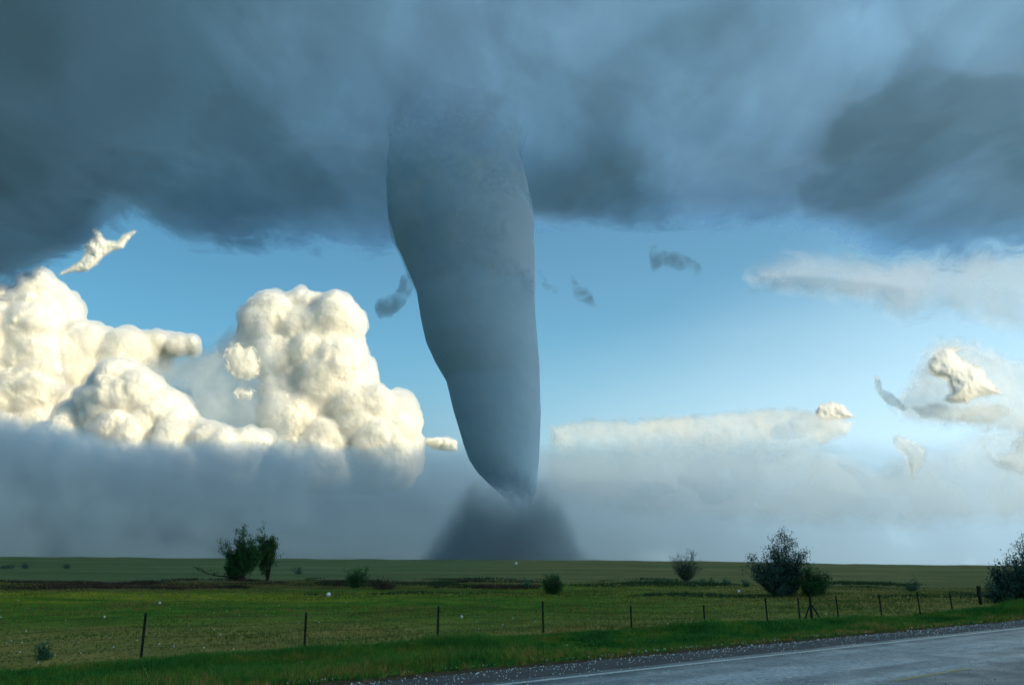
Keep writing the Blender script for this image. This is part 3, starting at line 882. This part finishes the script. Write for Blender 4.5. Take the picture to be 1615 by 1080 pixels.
pillow('haze_bank', [(840, 700), (900, 690), (1050, 680), (1200, 680), (1300, 690), (1380, 720), (1480, 690), (1560, 660), (1720, 640), (1720, 830), (1400, 845), (1000, 830), (840, 800)], 16500.0, m_haze2,
     'broad pale haze bank low on the right horizon behind the smaller clouds', core=40, seed=31, step=6, lump=0.05)
pillow('cumulus_cloud', [(1457, 575), (1468, 557), (1487, 544), (1513, 543), (1526, 550), (1511, 558), (1529, 568), (1548, 575), (1562, 594), (1575, 609), (1587, 624), (1564, 627), (1545, 628), (1525, 640), (1498, 638), (1482, 632), (1494, 617), (1490, 602), (1472, 596), (1461, 590)], 15000.0, m_cap,
     'small brilliant white cumulus tower above the horizon at right', 'cumulus cloud', core=11, seed=8, step=1.4, lump=0.28)
m_glow = thin_mat('white_haze', (0.92, 0.93, 0.95), 0.42, 0.0045, 0.3, 0.65, 1.6)
pillow('hazy_cloud', [(1395, 640), (1430, 590), (1450, 545), (1480, 525), (1540, 530), (1600, 560), (1720, 560), (1720, 700), (1600, 690), (1500, 680), (1420, 670)], 15700.0, m_glow,
     'thin white haze spread around and behind the white cumulus tower', core=24, seed=33, step=4, lump=0.1)
m_veil = thin_mat('grey_veil', (0.50, 0.56, 0.60), 0.66, 0.0030, 0.3, 0.7, 1.2)
pillow('veil_cloud', [(180, 600), (225, 560), (330, 540), (370, 505), (410, 480), (440, 500), (452, 580), (470, 640), (470, 740), (240, 740), (190, 690)], CD - 1000, m_veil, 'soft grey veil of cloud between the low bulging cumulus and the biggest one', core=30, seed=16, step=4, lump=0.12)
# torn scud beside the funnel
mr = vapour_mat('dark_scud', (0.55, 0.64, 0.70), 0.022, nz=(0.026, 0.36, 0.66))
for i, (cs, lab) in enumerate([
    ([(897, 435), (903, 432), (910, 445), (922, 456), (934, 462), (936, 472), (944, 488), (932, 484), (920, 478), (908, 474), (904, 460), (898, 450)], 'small dark ragged scud just right of the funnel'),
    ([(846, 422), (854, 430), (864, 448), (876, 452), (886, 462), (874, 468), (860, 458), (850, 444)], 'faint dark scud touching the right side of the funnel'),
    ([(1020, 388), (1034, 386), (1042, 398), (1060, 398), (1076, 402), (1096, 412), (1108, 428), (1098, 440), (1086, 424), (1070, 426), (1050, 420), (1040, 424), (1028, 434), (1024, 414)], 'dark ragged scud hanging well right of the funnel under the cloud base'),
    ([(588, 486), (606, 468), (624, 462), (632, 440), (644, 424), (652, 440), (650, 462), (636, 484), (616, 500), (596, 504)], 'dim smoky scud hugging the left side of the funnel')]):
    cloud('scud_cloud', cs, 2400.0, mr, lab, 'scud cloud', seed=20 + i, voxel_px=0.9, billow=1.2, kids=5, group='torn scraps of dark cloud beside the tornado', soft=True)

# ------------------------------------------------------------------ rain bank low on the horizon
def build_rain():
    Y = 8500.0
    top = [(-900, 655), (0, 640), (60, 655), (120, 672), (200, 686), (330, 694), (440, 690), (520, 702), (640, 697), (735, 696), (860, 696), (1000, 690), (1200, 665), (1400, 650), (1615, 640), (2500, 640)]
    xs = np.linspace(-900, 2500, 420); nv = 30
    V = []
    for side in (0, 1):
        for px in xs:
            ty = np.interp(px, [q[0] for q in top], [q[1] for q in top]) + 9 * fbm(px / 50, 0, 2, 5)
            thick = np.interp(px, [-900, 0, 500, 900, 1300, 1700, 2500], [1700, 1600, 1000, 460, 220, 140, 140])
            for j in range(nv):
                q = (j / (nv - 1)) ** 0.7
                py = 899 + (ty - 899) * q
                ex_ = np.interp(px, [0, 500, 1000, 1600], [0.6, 0.6, 1.0, 1.6])
                w = max(1 - q ** 2.0, 0) ** ex_ * thick / 2 * (1 + 0.12 * fbm(px / 90, q * 3, side * 5, 3))
                p = at_depth(px, py, Y)
                V.append((p.x, Y + (w if side else -w), p.z))
    nx = len(xs)
    f0 = grid_faces(nx, nv); f1 = grid_faces(nx, nv)[:, ::-1] + nx * nv
    base = np.array([[i * nv, nx * nv + i * nv, nx * nv + (i + 1) * nv, (i + 1) * nv] for i in range(nx - 1)])
    ends = []
    for i in (0, nx - 1):
        for j in range(nv - 1): ends.append([i * nv + j, i * nv + j + 1, nx * nv + i * nv + j + 1, nx * nv + i * nv + j])
    m = vapour_mat('falling_rain', (0.41, 0.60, 0.77), 0.0044, nz=(0.0012, 0.2, 0.45), zf=(at_depth(800, 676, Y).z, at_depth(800, 722, Y).z))
    o = mesh_obj('rain_curtain', V, np.concatenate([f0, f1, base, np.array(ends)]), m)
    bm = bmesh.new(); bm.from_mesh(o.data); bmesh.ops.remove_doubles(bm, verts=bm.verts[:], dist=0.5)
    bmesh.ops.recalc_face_normals(bm, faces=bm.faces[:]); bm.to_mesh(o.data); bm.free()
    tag(o, 'low blue-grey bank of distant rain along the horizon', 'rain curtain')
build_rain()

# ------------------------------------------------------------------ vegetation
def plant_mat(name, c1, c2, sc=3.0, rough=0.7, tr=0.25):
    m, t = material(name)
    oi = t.new('ShaderNodeObjectInfo').outputs['Random']
    n_ = t.noise(t.pos(), sc, 3, 0.6)
    c = t.mix(t.mapr(n_, 0.35, 0.65), c1, c2)
    ad = t.new('ShaderNodeAddShader'); tl = t.new('ShaderNodeBsdfTranslucent')
    t.put(tl.inputs[0], scaled(t, c, tr))
    t.l.new(principled(t, c, rough, 0.15), ad.inputs[0]); t.l.new(tl.outputs[0], ad.inputs[1])
    t.l.new(ad.outputs[0], t.out.inputs[0])
    return m
m_bark = plant_mat('dark_bark', (0.018, 0.015, 0.013), (0.035, 0.028, 0.022), 8.0, 0.9, 0.0)
m_bark2 = plant_mat('grey_bark', (0.05, 0.06, 0.065), (0.08, 0.085, 0.085), 8.0, 0.9, 0.0)
m_leafA = plant_mat('mesquite_leaves', (0.014, 0.062, 0.024), (0.038, 0.119, 0.034), 2.0)
m_leafB = plant_mat('dusky_leaves', (0.024, 0.071, 0.062), (0.062, 0.143, 0.109), 2.0)
m_leafC = plant_mat('sage_leaves', (0.040, 0.110, 0.060), (0.075, 0.170, 0.085), 2.0)
m_leafD = plant_mat('brown_weeds', (0.038, 0.043, 0.028), (0.106, 0.081, 0.057), 2.0)

def woody(name, label, cat, base_px, lobes, nbr, leaf_n, leaf, leaf_m, bark=None, stems=1, twig=0.0, group=None, br=0.035, spread=1.0, lean=0, parts=True, bare=0.0, stem_px=None, jmin=4):
    """lobes: (px, py, rx, ry, weight) in photo pixels; the plant stands on the ground under base_px"""
    rs = np.random.default_rng(abs(hash(label)) % 1000 if False else sum(map(ord, label)))
    g = ground_at(*base_px); Yd = g.y; sc = px_scale(base_px[1], Yd)
    root = empty(name, g, label, cat, group)
    W_ = np.array([l[4] for l in lobes], float); W_ /= W_.sum()
    wood, fol = Bag(), Bag()
    bx = [base_px[0]] if stem_px is None else stem_px
    for i in range(nbr):
        l = lobes[rs.choice(len(lobes), p=W_)]
        d_ = rs.normal(size=3); d_ /= np.linalg.norm(d_); d_ *= rs.uniform(0.25, 1.0) ** 0.5
        top = at_depth(l[0] + d_[0] * l[2], l[1] - d_[2] * l[3], Yd)
        top.y += d_[1] * l[2] * sc * 0.9
        top -= g
        top.z = max(top.z, 0.12)
        bb = bx[int(np.argmin([abs(l[0] + d_[0] * l[2] * 0.3 - b) + rs.uniform(0, 8) for b in bx]))]
        s = Vector(((bb - base_px[0]) * sc + rs.normal() * 0.04, rs.normal() * 0.1, -0.1))
        h0 = top.z * rs.uniform(0.12, 0.4)
        k1 = s + Vector((lean * 0.3 + (top.x - s.x) * 0.14, (top.y) * 0.14, h0))
        pts = []
        n = 9
        for j in range(n + 1):
            q = j / n
            p = s * (1 - q) ** 2 + k1 * 2 * q * (1 - q) + top * q * q
            if 0 < j < n: p = p + Vector(rs.normal(size=3)) * 0.05 * q * (top - s).length * 0.5
            pts.append(p)
        L = (top - s).length
        r0 = br * (0.5 + 0.5 * L / 3.0)
        wood.tube(pts, [max(r0 * (1 - 0.88 * j / n), 0.008) for j in range(n + 1)], 5)
        # side twigs
        for _ in range(int(5 + twig)):
            j = rs.integers(jmin, n + 1); p = pts[j]
            dd = (pts[j] - pts[j - 1]).normalized() + Vector(rs.normal(size=3)) * 0.7
            dd.normalize(); tl_ = L * rs.uniform(0.07, 0.2)
            e = p + dd * tl_
            wood.tube([p, p + dd * tl_ * .5 + Vector(rs.normal(size=3)) * 0.02, e], [0.010 + 0.1 * r0, 0.009, 0.005], 4, False)
            if rs.uniform() < bare: continue
            for _ in range(leaf_n):
                q = rs.uniform(0.1, 1.08)
                lp = p + dd * tl_ * q + Vector(rs.normal(size=3)) * leaf * 0.9
                ld = (dd + Vector(rs.normal(size=3)) * 0.8).normalized()
                sd_ = ld.cross(Vector(rs.normal(size=3))).normalized()
                fol.leaf(lp, ld, sd_, leaf * rs.uniform(0.6, 1.3), leaf * rs.uniform(0.25, 0.45))
    wood.build('trunk' if cat == 'tree' else 'stems', bark or m_bark, root)
    if fol.v: fol.build('crown' if cat == 'tree' else 'foliage', leaf_m, root, smooth=False)
    return root

# the two trees standing close together at left
woody('mesquite_tree', 'dark spiky tree with a thick leaning trunk, left of its slim companion', 'tree', (374, 915),
      [(390, 878, 20, 24, 4), (372, 870, 14, 22, 2), (400, 868, 14, 20, 2), (366, 895, 12, 12, 1.2), (386, 848, 12, 14, 1.0), (356, 858, 8, 8, .7)],
      80, 22, 0.17, m_leafA, br=0.075, twig=4, stem_px=[378, 372], bare=0.15, jmin=6)
woody('mesquite_tree', 'slender dark tree with one bare slanting trunk, right of the thicker tree', 'tree', (422, 915),
      [(420, 868, 15, 16, 4), (428, 858, 11, 8, 2), (414, 885, 10, 10, 1), (412, 850, 5, 12, .4)], 44, 22, 0.17, m_leafA, br=0.05, twig=4, bare=0.12, jmin=6)
woody('tree', 'largest tree, broad dark open crown, standing behind the fence at right', 'tree', (1232, 940),
      [(1232, 868, 24, 28, 4), (1214, 893, 36, 24, 4), (1250, 893, 30, 28, 3), (1198, 900, 26, 14, 2), (1232, 925, 30, 14, 2.4), (1262, 880, 14, 14, 1)],
      165, 10, 0.13, m_leafB, br=0.05, twig=3, stem_px=[1232, 1240, 1222])
woody('tree', 'rounded bushy tree growing against the right flank of the largest tree', 'tree', (1282, 940),
      [(1280, 910, 24, 20, 4), (1270, 925, 28, 13, 2), (1292, 920, 16, 16, 2)], 70, 13, 0.12, m_leafA, br=0.04, twig=3)
woody('tree', 'spreading dark tree cut by the right edge of the picture', 'tree', (1600, 950),
      [(1600, 905, 30, 34, 4), (1580, 915, 26, 26, 3), (1615, 880, 18, 36, 2), (1640, 900, 34, 46, 3), (1570, 935, 20, 10, 1.5), (1630, 940, 30, 10, 1)],
      170, 9, 0.12, m_leafB, br=0.045, twig=3, stem_px=[1600, 1590, 1615, 1640])
woody('bare_tree', 'small grey nearly leafless tree left of the largest tree', 'tree', (1082, 918),
      [(1082, 884, 27, 16, 4), (1082, 895, 24, 12, 2)], 90, 4, 0.10, m_leafC, bark=m_bark2, br=0.045, twig=9, bare=0.6)
woody('bush', 'round dark bush in open field directly right of the tornado', 'bush', (872, 937),
      [(872, 920, 18, 15, 4), (872, 915, 19, 12, 2)], 60, 12, 0.10, m_leafA, br=0.02, twig=2)
woody('bush', 'dark leafy bush left of the tornado with one tall dead stalk', 'bush', (562, 927),
      [(558, 910, 14, 14, 4), (572, 905, 14, 10, 2), (561, 886, 1, 6, .1)], 46, 12, 0.11, m_leafA, br=0.02, twig=2)
woody('bush', 'low brown twiggy brush beside the bush with the dead stalk', 'bush', (600, 930),
      [(600, 920, 22, 9, 4), (618, 923, 12, 6, 1)], 46, 5, 0.10, m_leafD, br=0.02, twig=3)
woody('bush', 'thin feathery shrub standing behind the fence between the two right-hand trees', 'bush', (1442, 932),
      [(1441, 922, 16, 8, 3), (1441, 915, 6, 8, 1)], 30, 4, 0.09, m_leafB, br=0.012, twig=2)
woody('bush', 'low dark clump midway between the dead-stalk bush and the tornado', 'bush', (686, 922), [(686, 917, 12, 5, 1), (706, 919, 16, 4, 1)], 30, 8, 0.10, m_leafA, br=0.015)
woody('bush', 'small pale sage bush just left of the round dark bush', 'bush', (831, 928), [(830, 919, 6, 8, 1)], 16, 8, 0.09, m_leafC, br=0.012)
woody('bush', 'small faint shrub between the left tree pair and the dead-stalk bush', 'bush', (470, 905), [(470, 899, 9, 6, 1)], 14, 6, 0.13, m_leafB, br=0.012)
grp = 'low sage bushes in a row by the bare tree'
for (x, y, w, h, lab) in [(1022, 922, 8, 4, 'leftmost low sage bush of the row left of the bare tree'), (1038, 920, 8, 5, 'second low sage bush of the row left of the bare tree'),
                          (1056, 921, 7, 5, 'low sage bush closest to the bare tree on its left'), (1104, 922, 10, 5, 'round sage bush touching the bare tree on its right'),
                          (1122, 921, 6, 5, 'narrow sage bush second to the right of the bare tree'), (1145, 923, 8, 6, 'sage bush midway between the bare tree and the largest tree'),
                          (1176, 925, 8, 6, 'sage bush just left of the largest tree')]:
    woody('sage_bush', lab, 'bush', (x, y), [(x, y - h, w, h, 1)], 16, 8, 0.10, m_leafC, br=0.012, group=grp)
for (x, y, w, h, lab) in [(12, 896, 12, 3, 'tiny dark bush near the horizon at the left edge'), (40, 896, 9, 4, 'dark bush near the horizon, second from the left edge'), (104, 896, 6, 4, 'small green bush near the horizon well left of the tree pair')]:
    woody('bush', lab, 'bush', (x, y), [(x, y - h, w, h, 1)], 14, 8, 0.16, m_leafB, br=0.012, group='small bushes far out by the horizon')
# weed clump in the near grass and a dead branch under the left tree
woody('weed', 'tall leafy weed in the near grass at lower left', 'weed', (70, 1040), [(70, 1024, 10, 9, 1)], 14, 10, 0.06, m_leafC, br=0.006)
def branch():
    g = ground_at(350, 915); sc = px_scale(915, g.y)
    b = Bag(); rs = np.random.default_rng(5)
    pts = [Vector(((x - 350) * sc, 0, (915 - y) * sc)) for x, y in ((384, 912), (368, 911), (352, 909), (336, 907), (322, 903), (312, 899))]
    b.tube(pts, [.10, .09, .07, .05, .035, .02], 6)
    for _ in range(34):
        k = rs.integers(0, 6); p = pts[k]; e = p + Vector((rs.normal() * .7, rs.normal() * .4, abs(rs.normal()) * .5))
        b.tube([p, (p + e) / 2 + Vector((0, 0, .06)), e], [.03, .02, .008], 4, False)
    o = b.build('fallen_branch', m_bark); o.location = g
    tag(o, 'dark dead branch lying on the ground left of the tree pair', 'branch')
branch()

# ------------------------------------------------------------------ grass (blades)
def grass(name, label, n, sampler, hfun, m, bpt=7, wfun=None, seed=3):
    rs = np.random.default_rng(seed)
    px_, py_ = sampler(rs, n)
    zz = np.array([gz(a, b) for a, b in zip(px_, py_)])
    X = np.repeat(px_, bpt); Y = np.repeat(py_, bpt); Z = np.repeat(zz, bpt)
    N = len(X)
    d = np.hypot(X, Y)
    h = np.repeat(hfun(px_, py_, rs), bpt) * rs.uniform(0.45, 1.15, N)
    X = X + rs.normal(0, 0.25, N) * h; Y = Y + rs.normal(0, 0.25, N) * h
    a = rs.uniform(0, 2 * np.pi, N); lean = rs.uniform(0.1, 0.75, N) * h
    w = np.maximum(0.006, d * 0.00035) * rs.uniform(0.7, 1.4, N)
    wx, wy = np.cos(a + 1.57) * w, np.sin(a + 1.57) * w
    tx, ty = np.cos(a) * lean, np.sin(a) * lean
    b0 = np.stack([X - wx, Y - wy, Z - 0.04], 1); b1 = np.stack([X + wx, Y + wy, Z - 0.04], 1)
    m0 = np.stack([X - wx * .7 + tx * .35, Y - wy * .7 + ty * .35, Z + h * .6], 1); m1 = np.stack([X + wx * .7 + tx * .35, Y + wy * .7 + ty * .35, Z + h * .6], 1)
    tp = np.stack([X + tx, Y + ty, Z + h], 1)
    V = np.stack([b0, b1, m1, m0, tp], 1).reshape(-1, 3)
    i = np.arange(N)[:, None] * 5
    tri = np.concatenate([i + np.array([[0, 1, 2]]), i + np.array([[0, 2, 3]]), i + np.array([[3, 2, 4]])], 0)
    o = mesh_obj(name, V, tri, m, smooth=False)
    tag(o, label, 'grass', kind='stuff')

def grass_mat(name, cols, sc):
    m, t = material(name)
    P = t.pos()
    n1 = t.noise(P, sc, 4, 0.6); n2 = t.noise(P, 9.0, 2, 0.6)
    X, Y, _ = t.sep(P)
    o = t.math('ADD', t.math('MULTIPLY', X, -UY), t.math('MULTIPLY', Y, UX))
    n3 = t.noise(P, 4.0, 3, 0.6)
    if sc > 0.4: n1 = t.math('ADD', n1, t.math('MULTIPLY', t.mapr(o, OFF_S + 3.5, OFF_S + 0.3), t.mapr(n3, 0.35, 0.65, -0.02, 0.24)))
    c = t.ramp(n1, cols)
    c = t.mix(t.mapr(n2, 0.35, 0.7), scaled(t, c, 0.45), c)
    ad = t.new('ShaderNodeAddShader'); tl = t.new('ShaderNodeBsdfTranslucent')
    t.put(tl.inputs[0], scaled(t, c, 0.5))
    t.l.new(principled(t, c, 0.7, 0.12), ad.inputs[0]); t.l.new(tl.outputs[0], ad.inputs[1])
    t.l.new(ad.outputs[0], t.out.inputs[0])
    return m
mg1 = grass_mat('verge_grass', [(0.28, (0.018, 0.086, 0.018)), (0.44, (0.048, 0.207, 0.034)), (0.56, (0.099, 0.233, 0.029)), (0.66, (0.221, 0.241, 0.046)), (0.8, (0.420, 0.259, 0.091))], 0.5)
mg2 = grass_mat('pasture_grass', [(0.3, (0.079, 0.171, 0.029)), (0.5, (0.159, 0.193, 0.042)), (0.7, (0.338, 0.224, 0.070))], 0.25)

def verge_w(s): return np.clip(25.2 - 0.1 * s, 20.0, 27.0)
def s_verge(rs, n):
    # denser close to the camera: s from -16 to 75 along the road, offset from the gravel edge to past the fence
    s = -18 + 93 * rs.uniform(0, 1, n) ** 1.5
    o = OFF_S - 0.1 + (verge_w(s) - OFF_S) * rs.uniform(0, 1, n) ** 0.95
    return s * UX - o * UY, s * UY + o * UX
def h_verge(x, y, rs):
    o = -x * UY + y * UX
    nn = np.array([fbm(a * 0.35, b * 0.35, 1.0, 3) for a, b in zip(x, y)])
    e = np.clip((o - OFF_S) / 1.5, 0.3, 1) * np.clip((verge_w(x * UX + y * UY) - o) / 2.0, 0.35, 1)
    big = np.array([fbm(a * 0.13, b * 0.13, 11.0, 2) for a, b in zip(x, y)])
    return (0.22 + 0.18 * np.clip(nn, -0.6, 1) + 0.34 * np.clip(big, -0.2, 1)) * e * 1.2
grass('roadside_grass', 'thick dark green roadside grass between the gravel and the fence', 80000, s_verge, h_verge, mg1)
def s_field(rs, n):
    r_ = 22 + 70 * rs.uniform(0, 1, n) ** 0.9; a = rs.uniform(R(-40), R(40), n)
    x, y = r_ * np.sin(a), r_ * np.cos(a)
    k = (-x * UY + y * UX) > verge_w(x * UX + y * UY) - 0.5
    return x[k], y[k]
def h_field(x, y, rs):
    nn = np.array([fbm(a * 0.12, b * 0.12, 5.0, 3) for a, b in zip(x, y)])
    return 0.05 + 0.12 * np.clip(nn + 0.15, 0, 1)
grass('field_grass', 'short mixed green and brown pasture grass behind the fence', 70000, s_field, h_field, mg2, bpt=4, seed=9)
def s_weed(rs, n):
    r_ = 74 + 26 * rs.uniform(0, 1, n); a = R(-38) + R(40) * rs.uniform(0, 1, n) ** 1.15
    x, y = r_ * np.sin(a), r_ * np.cos(a)
    k = np.array([fbm(p * 0.06, q * 0.1, 23.0, 4) + 0.22 - abs(rr_ - 86) / 40.0 > 0 for p, q, rr_ in zip(x, y, r_)])
    return x[k], y[k]
def h_weed(x, y, rs):
    nn = np.array([fbm(a * 0.15, b * 0.15, 2.0, 3) for a, b in zip(x, y)])
    return 0.08 + 0.34 * np.clip(nn + 0.05, 0, 1)
mg3 = grass_mat('dead_weeds', [(0.3, (0.022, 0.030, 0.018)), (0.5, (0.065, 0.048, 0.036)), (0.7, (0.12, 0.075, 0.060))], 0.2)
grass('weeds', 'band of dark reddish brown weeds crossing the field by the trees', 20000, s_weed, h_weed, mg3, bpt=6, seed=12)

def s_scrub(rs, n):
    r_ = 62 + 42 * rs.uniform(0, 1, n); a = R(-14) + R(50) * rs.uniform(0, 1, n)
    x, y = r_ * np.sin(a), r_ * np.cos(a)
    k = np.array([fbm(p * 0.09, q * 0.09, 17.0, 3) > 0.12 for p, q in zip(x, y)])
    return x[k], y[k]
def h_scrub(x, y, rs):
    nn = np.array([fbm(a * 0.09, b * 0.09, 17.0, 3) for a, b in zip(x, y)])
    return 0.07 + 0.5 * np.clip(nn - 0.12, 0, 0.5)
mg4 = grass_mat('low_scrub', [(0.3, (0.020, 0.060, 0.030)), (0.5, (0.040, 0.095, 0.040)), (0.7, (0.085, 0.105, 0.045))], 0.2)
grass('low_scrub', 'patches of low green scrub crossing the middle of the field', 16000, s_scrub, h_scrub, mg4, bpt=6, seed=15)

# ------------------------------------------------------------------ fence
m_post = plant_mat('weathered_steel_post', (0.012, 0.014, 0.012), (0.03, 0.03, 0.026), 20.0, 0.7, 0.0)
m_wood = plant_mat('weathered_wood_post', (0.012, 0.014, 0.013), (0.035, 0.034, 0.03), 10.0, 0.9, 0.0)
m_wire = plant_mat('rusty_wire', (0.03, 0.03, 0.028), (0.05, 0.045, 0.04), 10.0, 0.6, 0.0)
def build_fence():
    posts = [(222, 1037, 972), (480, 1018, 969), (690, 1007, 958), (857, 997, 950), (996, 990, 957), (1112, 987, 955), (1211, 982, 944), (1262, 979, 944), (1323, 976, 940), (1391, 972, 938),
             (1452, 968, 934), (1503, 966, 936)]
    g0 = ground_at(222, 1040)
    root = empty('wire_fence', g0, 'barbed wire fence on thin dark posts running along the roadside grass', 'fence')
    tops = []
    for i, (x, yb, yt) in enumerate(posts):
        g = ground_at(x, yb + 3); sc = px_scale(yb, g.y)
        h = (yb - yt) * sc + 0.06
        w = 0.035 if i in (0, 1, 2, 3) else 0.032
        b = Bag(); ln = random.uniform(-0.02, 0.02); g = g - g0
        # studded T-section steel post: web, flange and a pointed foot
        n = 6
        for (dx, dy, ww, dd) in ((0, 0, w, w * .28), (0, w * .4, w * .3, w * .6)):
            k = len(b.v)
            for q in (-0.35, h):
                for (a, c) in ((-1, -1), (1, -1), (1, 1), (-1, 1)):
                    b.v.append(g + Vector((dx + a * ww + ln * q, dy + c * dd, q)))
            b.f += [(k, k + 1, k + 5, k + 4), (k + 1, k + 2, k + 6, k + 5), (k + 2, k + 3, k + 7, k + 6), (k + 3, k, k + 4, k + 7), (k + 4, k + 5, k + 6, k + 7), (k + 3, k + 2, k + 1, k)]
        for q in np.arange(0.2, h - 0.02, 0.09):
            b.tube([g + Vector((ln * q, -w * .3, q)), g + Vector((ln * q, -w * .75, q))], [0.008, 0.006], 5)
        b.build('post', m_post, root, smooth=False)
        tops.append((g, h, ln))
    # braced wooden post
    g = ground_at(1281, 980); sc = px_scale(978, g.y); gl = g - g0; h = 40 * sc
    b = Bag(); b.tube([gl + Vector((0, 0, -.3)), gl + Vector((0, 0, h * .5)), gl + Vector((0, 0, h))], [.062, .058, .052], 10)
    p = b.build('brace_post', m_wood, root); p['label'] = 'thick wooden post with two slanting braces'
    for s in (-1, 1):
        b = Bag(); b.tube([gl + Vector((s * 15 * sc, -0.1, -0.05)), gl + Vector((s * 0.05, -0.03, h * 0.62))], [.035, .035], 8)
        b.build('brace', m_wood, p)
    tops.insert(8, (gl, h, 0))
    # last, thick corner post
    g = ground_at(1547, 953); sc = px_scale(950, g.y); gl2 = g - g0; h2 = 28 * sc
    b = Bag(); b.tube([gl2 + Vector((0, 0, -.3)), gl2 + Vector((0, 0, h2 * .5)), gl2 + Vector((0.02, 0, h2))], [.13, .125, .12], 12)
    b.build('corner_post', m_wood, root)['label'] = 'thick dark wooden post at the right end of the fence'
    # wires: run on past the frame at both ends
    first = tops[0][0] - (tops[1][0] - tops[0][0]) * 3
    seq = [(first, tops[0][1], 0)] + tops + [(gl2, h2 * .8, 0)]
    for k, fr in enumerate((0.95, 0.72, 0.48, 0.25)):
        b = Bag(); pts = []
        for (a, ha, la), (c, hc, lc) in zip(seq, seq[1:]):
            for j in range(8):
                q = j / 8.0
                pts.append(a.lerp(c, q) + Vector((0, -0.04, (ha * (1 - q) + hc * q) * fr - 0.05 * 4 * q * (1 - q))))
        b.tube(pts, [0.0035] * len(pts), 4)
        for j in range(0, len(pts) - 1):
            for q in (0.1, 0.35, 0.6, 0.85):
                c = pts[j].lerp(pts[j + 1], q)
                b.tube([c + Vector((-.012, 0, -.016)), c + Vector((.012, 0, .016))], [.002, .002], 3, False)
        b.build('barbed_wire', m_wire, root)
build_fence()

# ------------------------------------------------------------------ hail
m_hail, t = material('ice_hailstone')
t.l.new(principled(t, (0.72, 0.78, 0.82), 0.35, 0.5), t.out.inputs[0])
def stone_mesh(nm, seed):
    v, f = ico(2)
    V = np.array([p * (1 + 0.16 * noise.noise(Vector(p) * 1.7 + Vector((seed, 0, 0)))) for p in v])
    V[:, 2] *= 0.85
    me = bpy.data.meshes.new(nm); me.from_pydata([tuple(p) for p in V], [], [tuple(q) for q in f]); me.materials.append(m_hail)
    me.polygons.foreach_set('use_smooth', np.ones(len(me.polygons), dtype=bool))
    return me
STONES = [stone_mesh('hailstone', s) for s in (1.0, 5.0, 9.0, 13.0)]
def hail():
    rs = np.random.default_rng(21)
    k = 0
    def stone(x, y, z, r_, label, group):
        nonlocal k
        o = bpy.data.objects.new('hailstone', STONES[k % 4]); k += 1
        o.location = (x, y, z); o.scale = (r_, r_, r_); o.rotation_euler = tuple(rs.uniform(0, 6.28, 3))
        COL.objects.link(o); tag(o, label, 'hailstone', group)
    # the largest stones, in the grass
    n = 0
    while n < 150:
        px, py = rs.uniform(0, 1615), 930 + 130 * rs.uniform() ** 0.8
        g = ground_at(px, py)
        o = off(g.x, g.y)
        if o < OFF_S: continue
        r_ = rs.uniform(0.016, 0.030)
        verge = o < 19.3
        stone(g.x, g.y, g.z + (0.10 if verge else 0.03) * rs.uniform(0.3, 1.2), r_,
              'white hailstone lying in the grass beside the road' if verge else 'white hailstone lying in the pasture behind the fence',
              'hailstones in the roadside grass' if verge else 'hailstones in the pasture')
        n += 1
    for _ in range(130):
        s = -10 + 45 * rs.uniform() ** 1.3; o = OFF_S + rs.normal() * 0.7 - 0.4
        x, y = s * UX - o * UY, s * UY + o * UX
        r_ = rs.uniform(0.014, 0.026)
        stone(x, y, (gz(x, y) + 0.01 if o > OFF_S else -0.012 - 0.10 * max(0, (o - OFF_W - .35) / 2.1) ** 2) + r_ * .8, r_, 'white hailstone lying on the edge of the gravel shoulder', 'hailstones on the gravel edge')
    # the countless small ones on gravel and road
    N = 15000
    s = -10 + 75 * rs.uniform(0, 1, N) ** 1.4
    o = np.where(rs.uniform(0, 1, N) < 0.45, OFF_S + rs.normal(0, 0.75, N) - 0.5, rs.uniform(4.0, OFF_S + 0.3, N))
    keep = np.array([fbm(a * 0.7, b * 0.9, 3.0, 4) + 0.25 > q for a, b, q in zip(s, o, rs.uniform(-0.5, 0.9, N))]); s, o = s[keep], o[keep]; N = len(s)
    v, f = ico(1)
    x = s * UX - o * UY; y = s * UY + o * UX
    z = np.where(o > OFF_S + .1, np.array([gz(a, b) for a, b in zip(x, y)]) + 0.03, np.where(o > OFF_W + .35, -0.012 - 0.10 * np.clip((o - OFF_W - .35) / 2.1, 0, 1.2) ** 2, 0.0))
    r_ = rs.uniform(0.005, 0.014, N)
    V = (v[None] * r_[:, None, None] + np.stack([x, y, z + r_ * .7], 1)[:, None]).reshape(-1, 3)
    Fa = (f[None] + (np.arange(N) * len(v))[:, None, None]).reshape(-1, 3)
    tag(mesh_obj('hail', V, Fa, m_hail), 'countless small white hailstones scattered over the gravel and wet road', 'hail', kind='stuff')
    # a few stones still in the air
    for px, py, Y, r_, lab in [(518, 937, 9.0, .026, 'falling hailstone in the air left of the tornado, in front of the yellow-green field'),
                        (728, 972, 9.5, .016, 'falling hailstone in front of the field below the tornado'),
                        (252, 950, 9.0, .014, 'small falling hailstone above the leftmost fence post'),
                        (814, 888, 12.0, .020, 'falling hailstone in front of the horizon under the tornado'),
                        (165, 972, 9.0, .012, 'tiny falling hailstone left of the leftmost fence post'),
                        (1165, 932, 9.0, .015, 'falling hailstone just left of the largest tree')]:
        p = at_depth(px, py, Y)
        stone(p.x, p.y, p.z, r_, lab, 'falling hailstones')
hail()
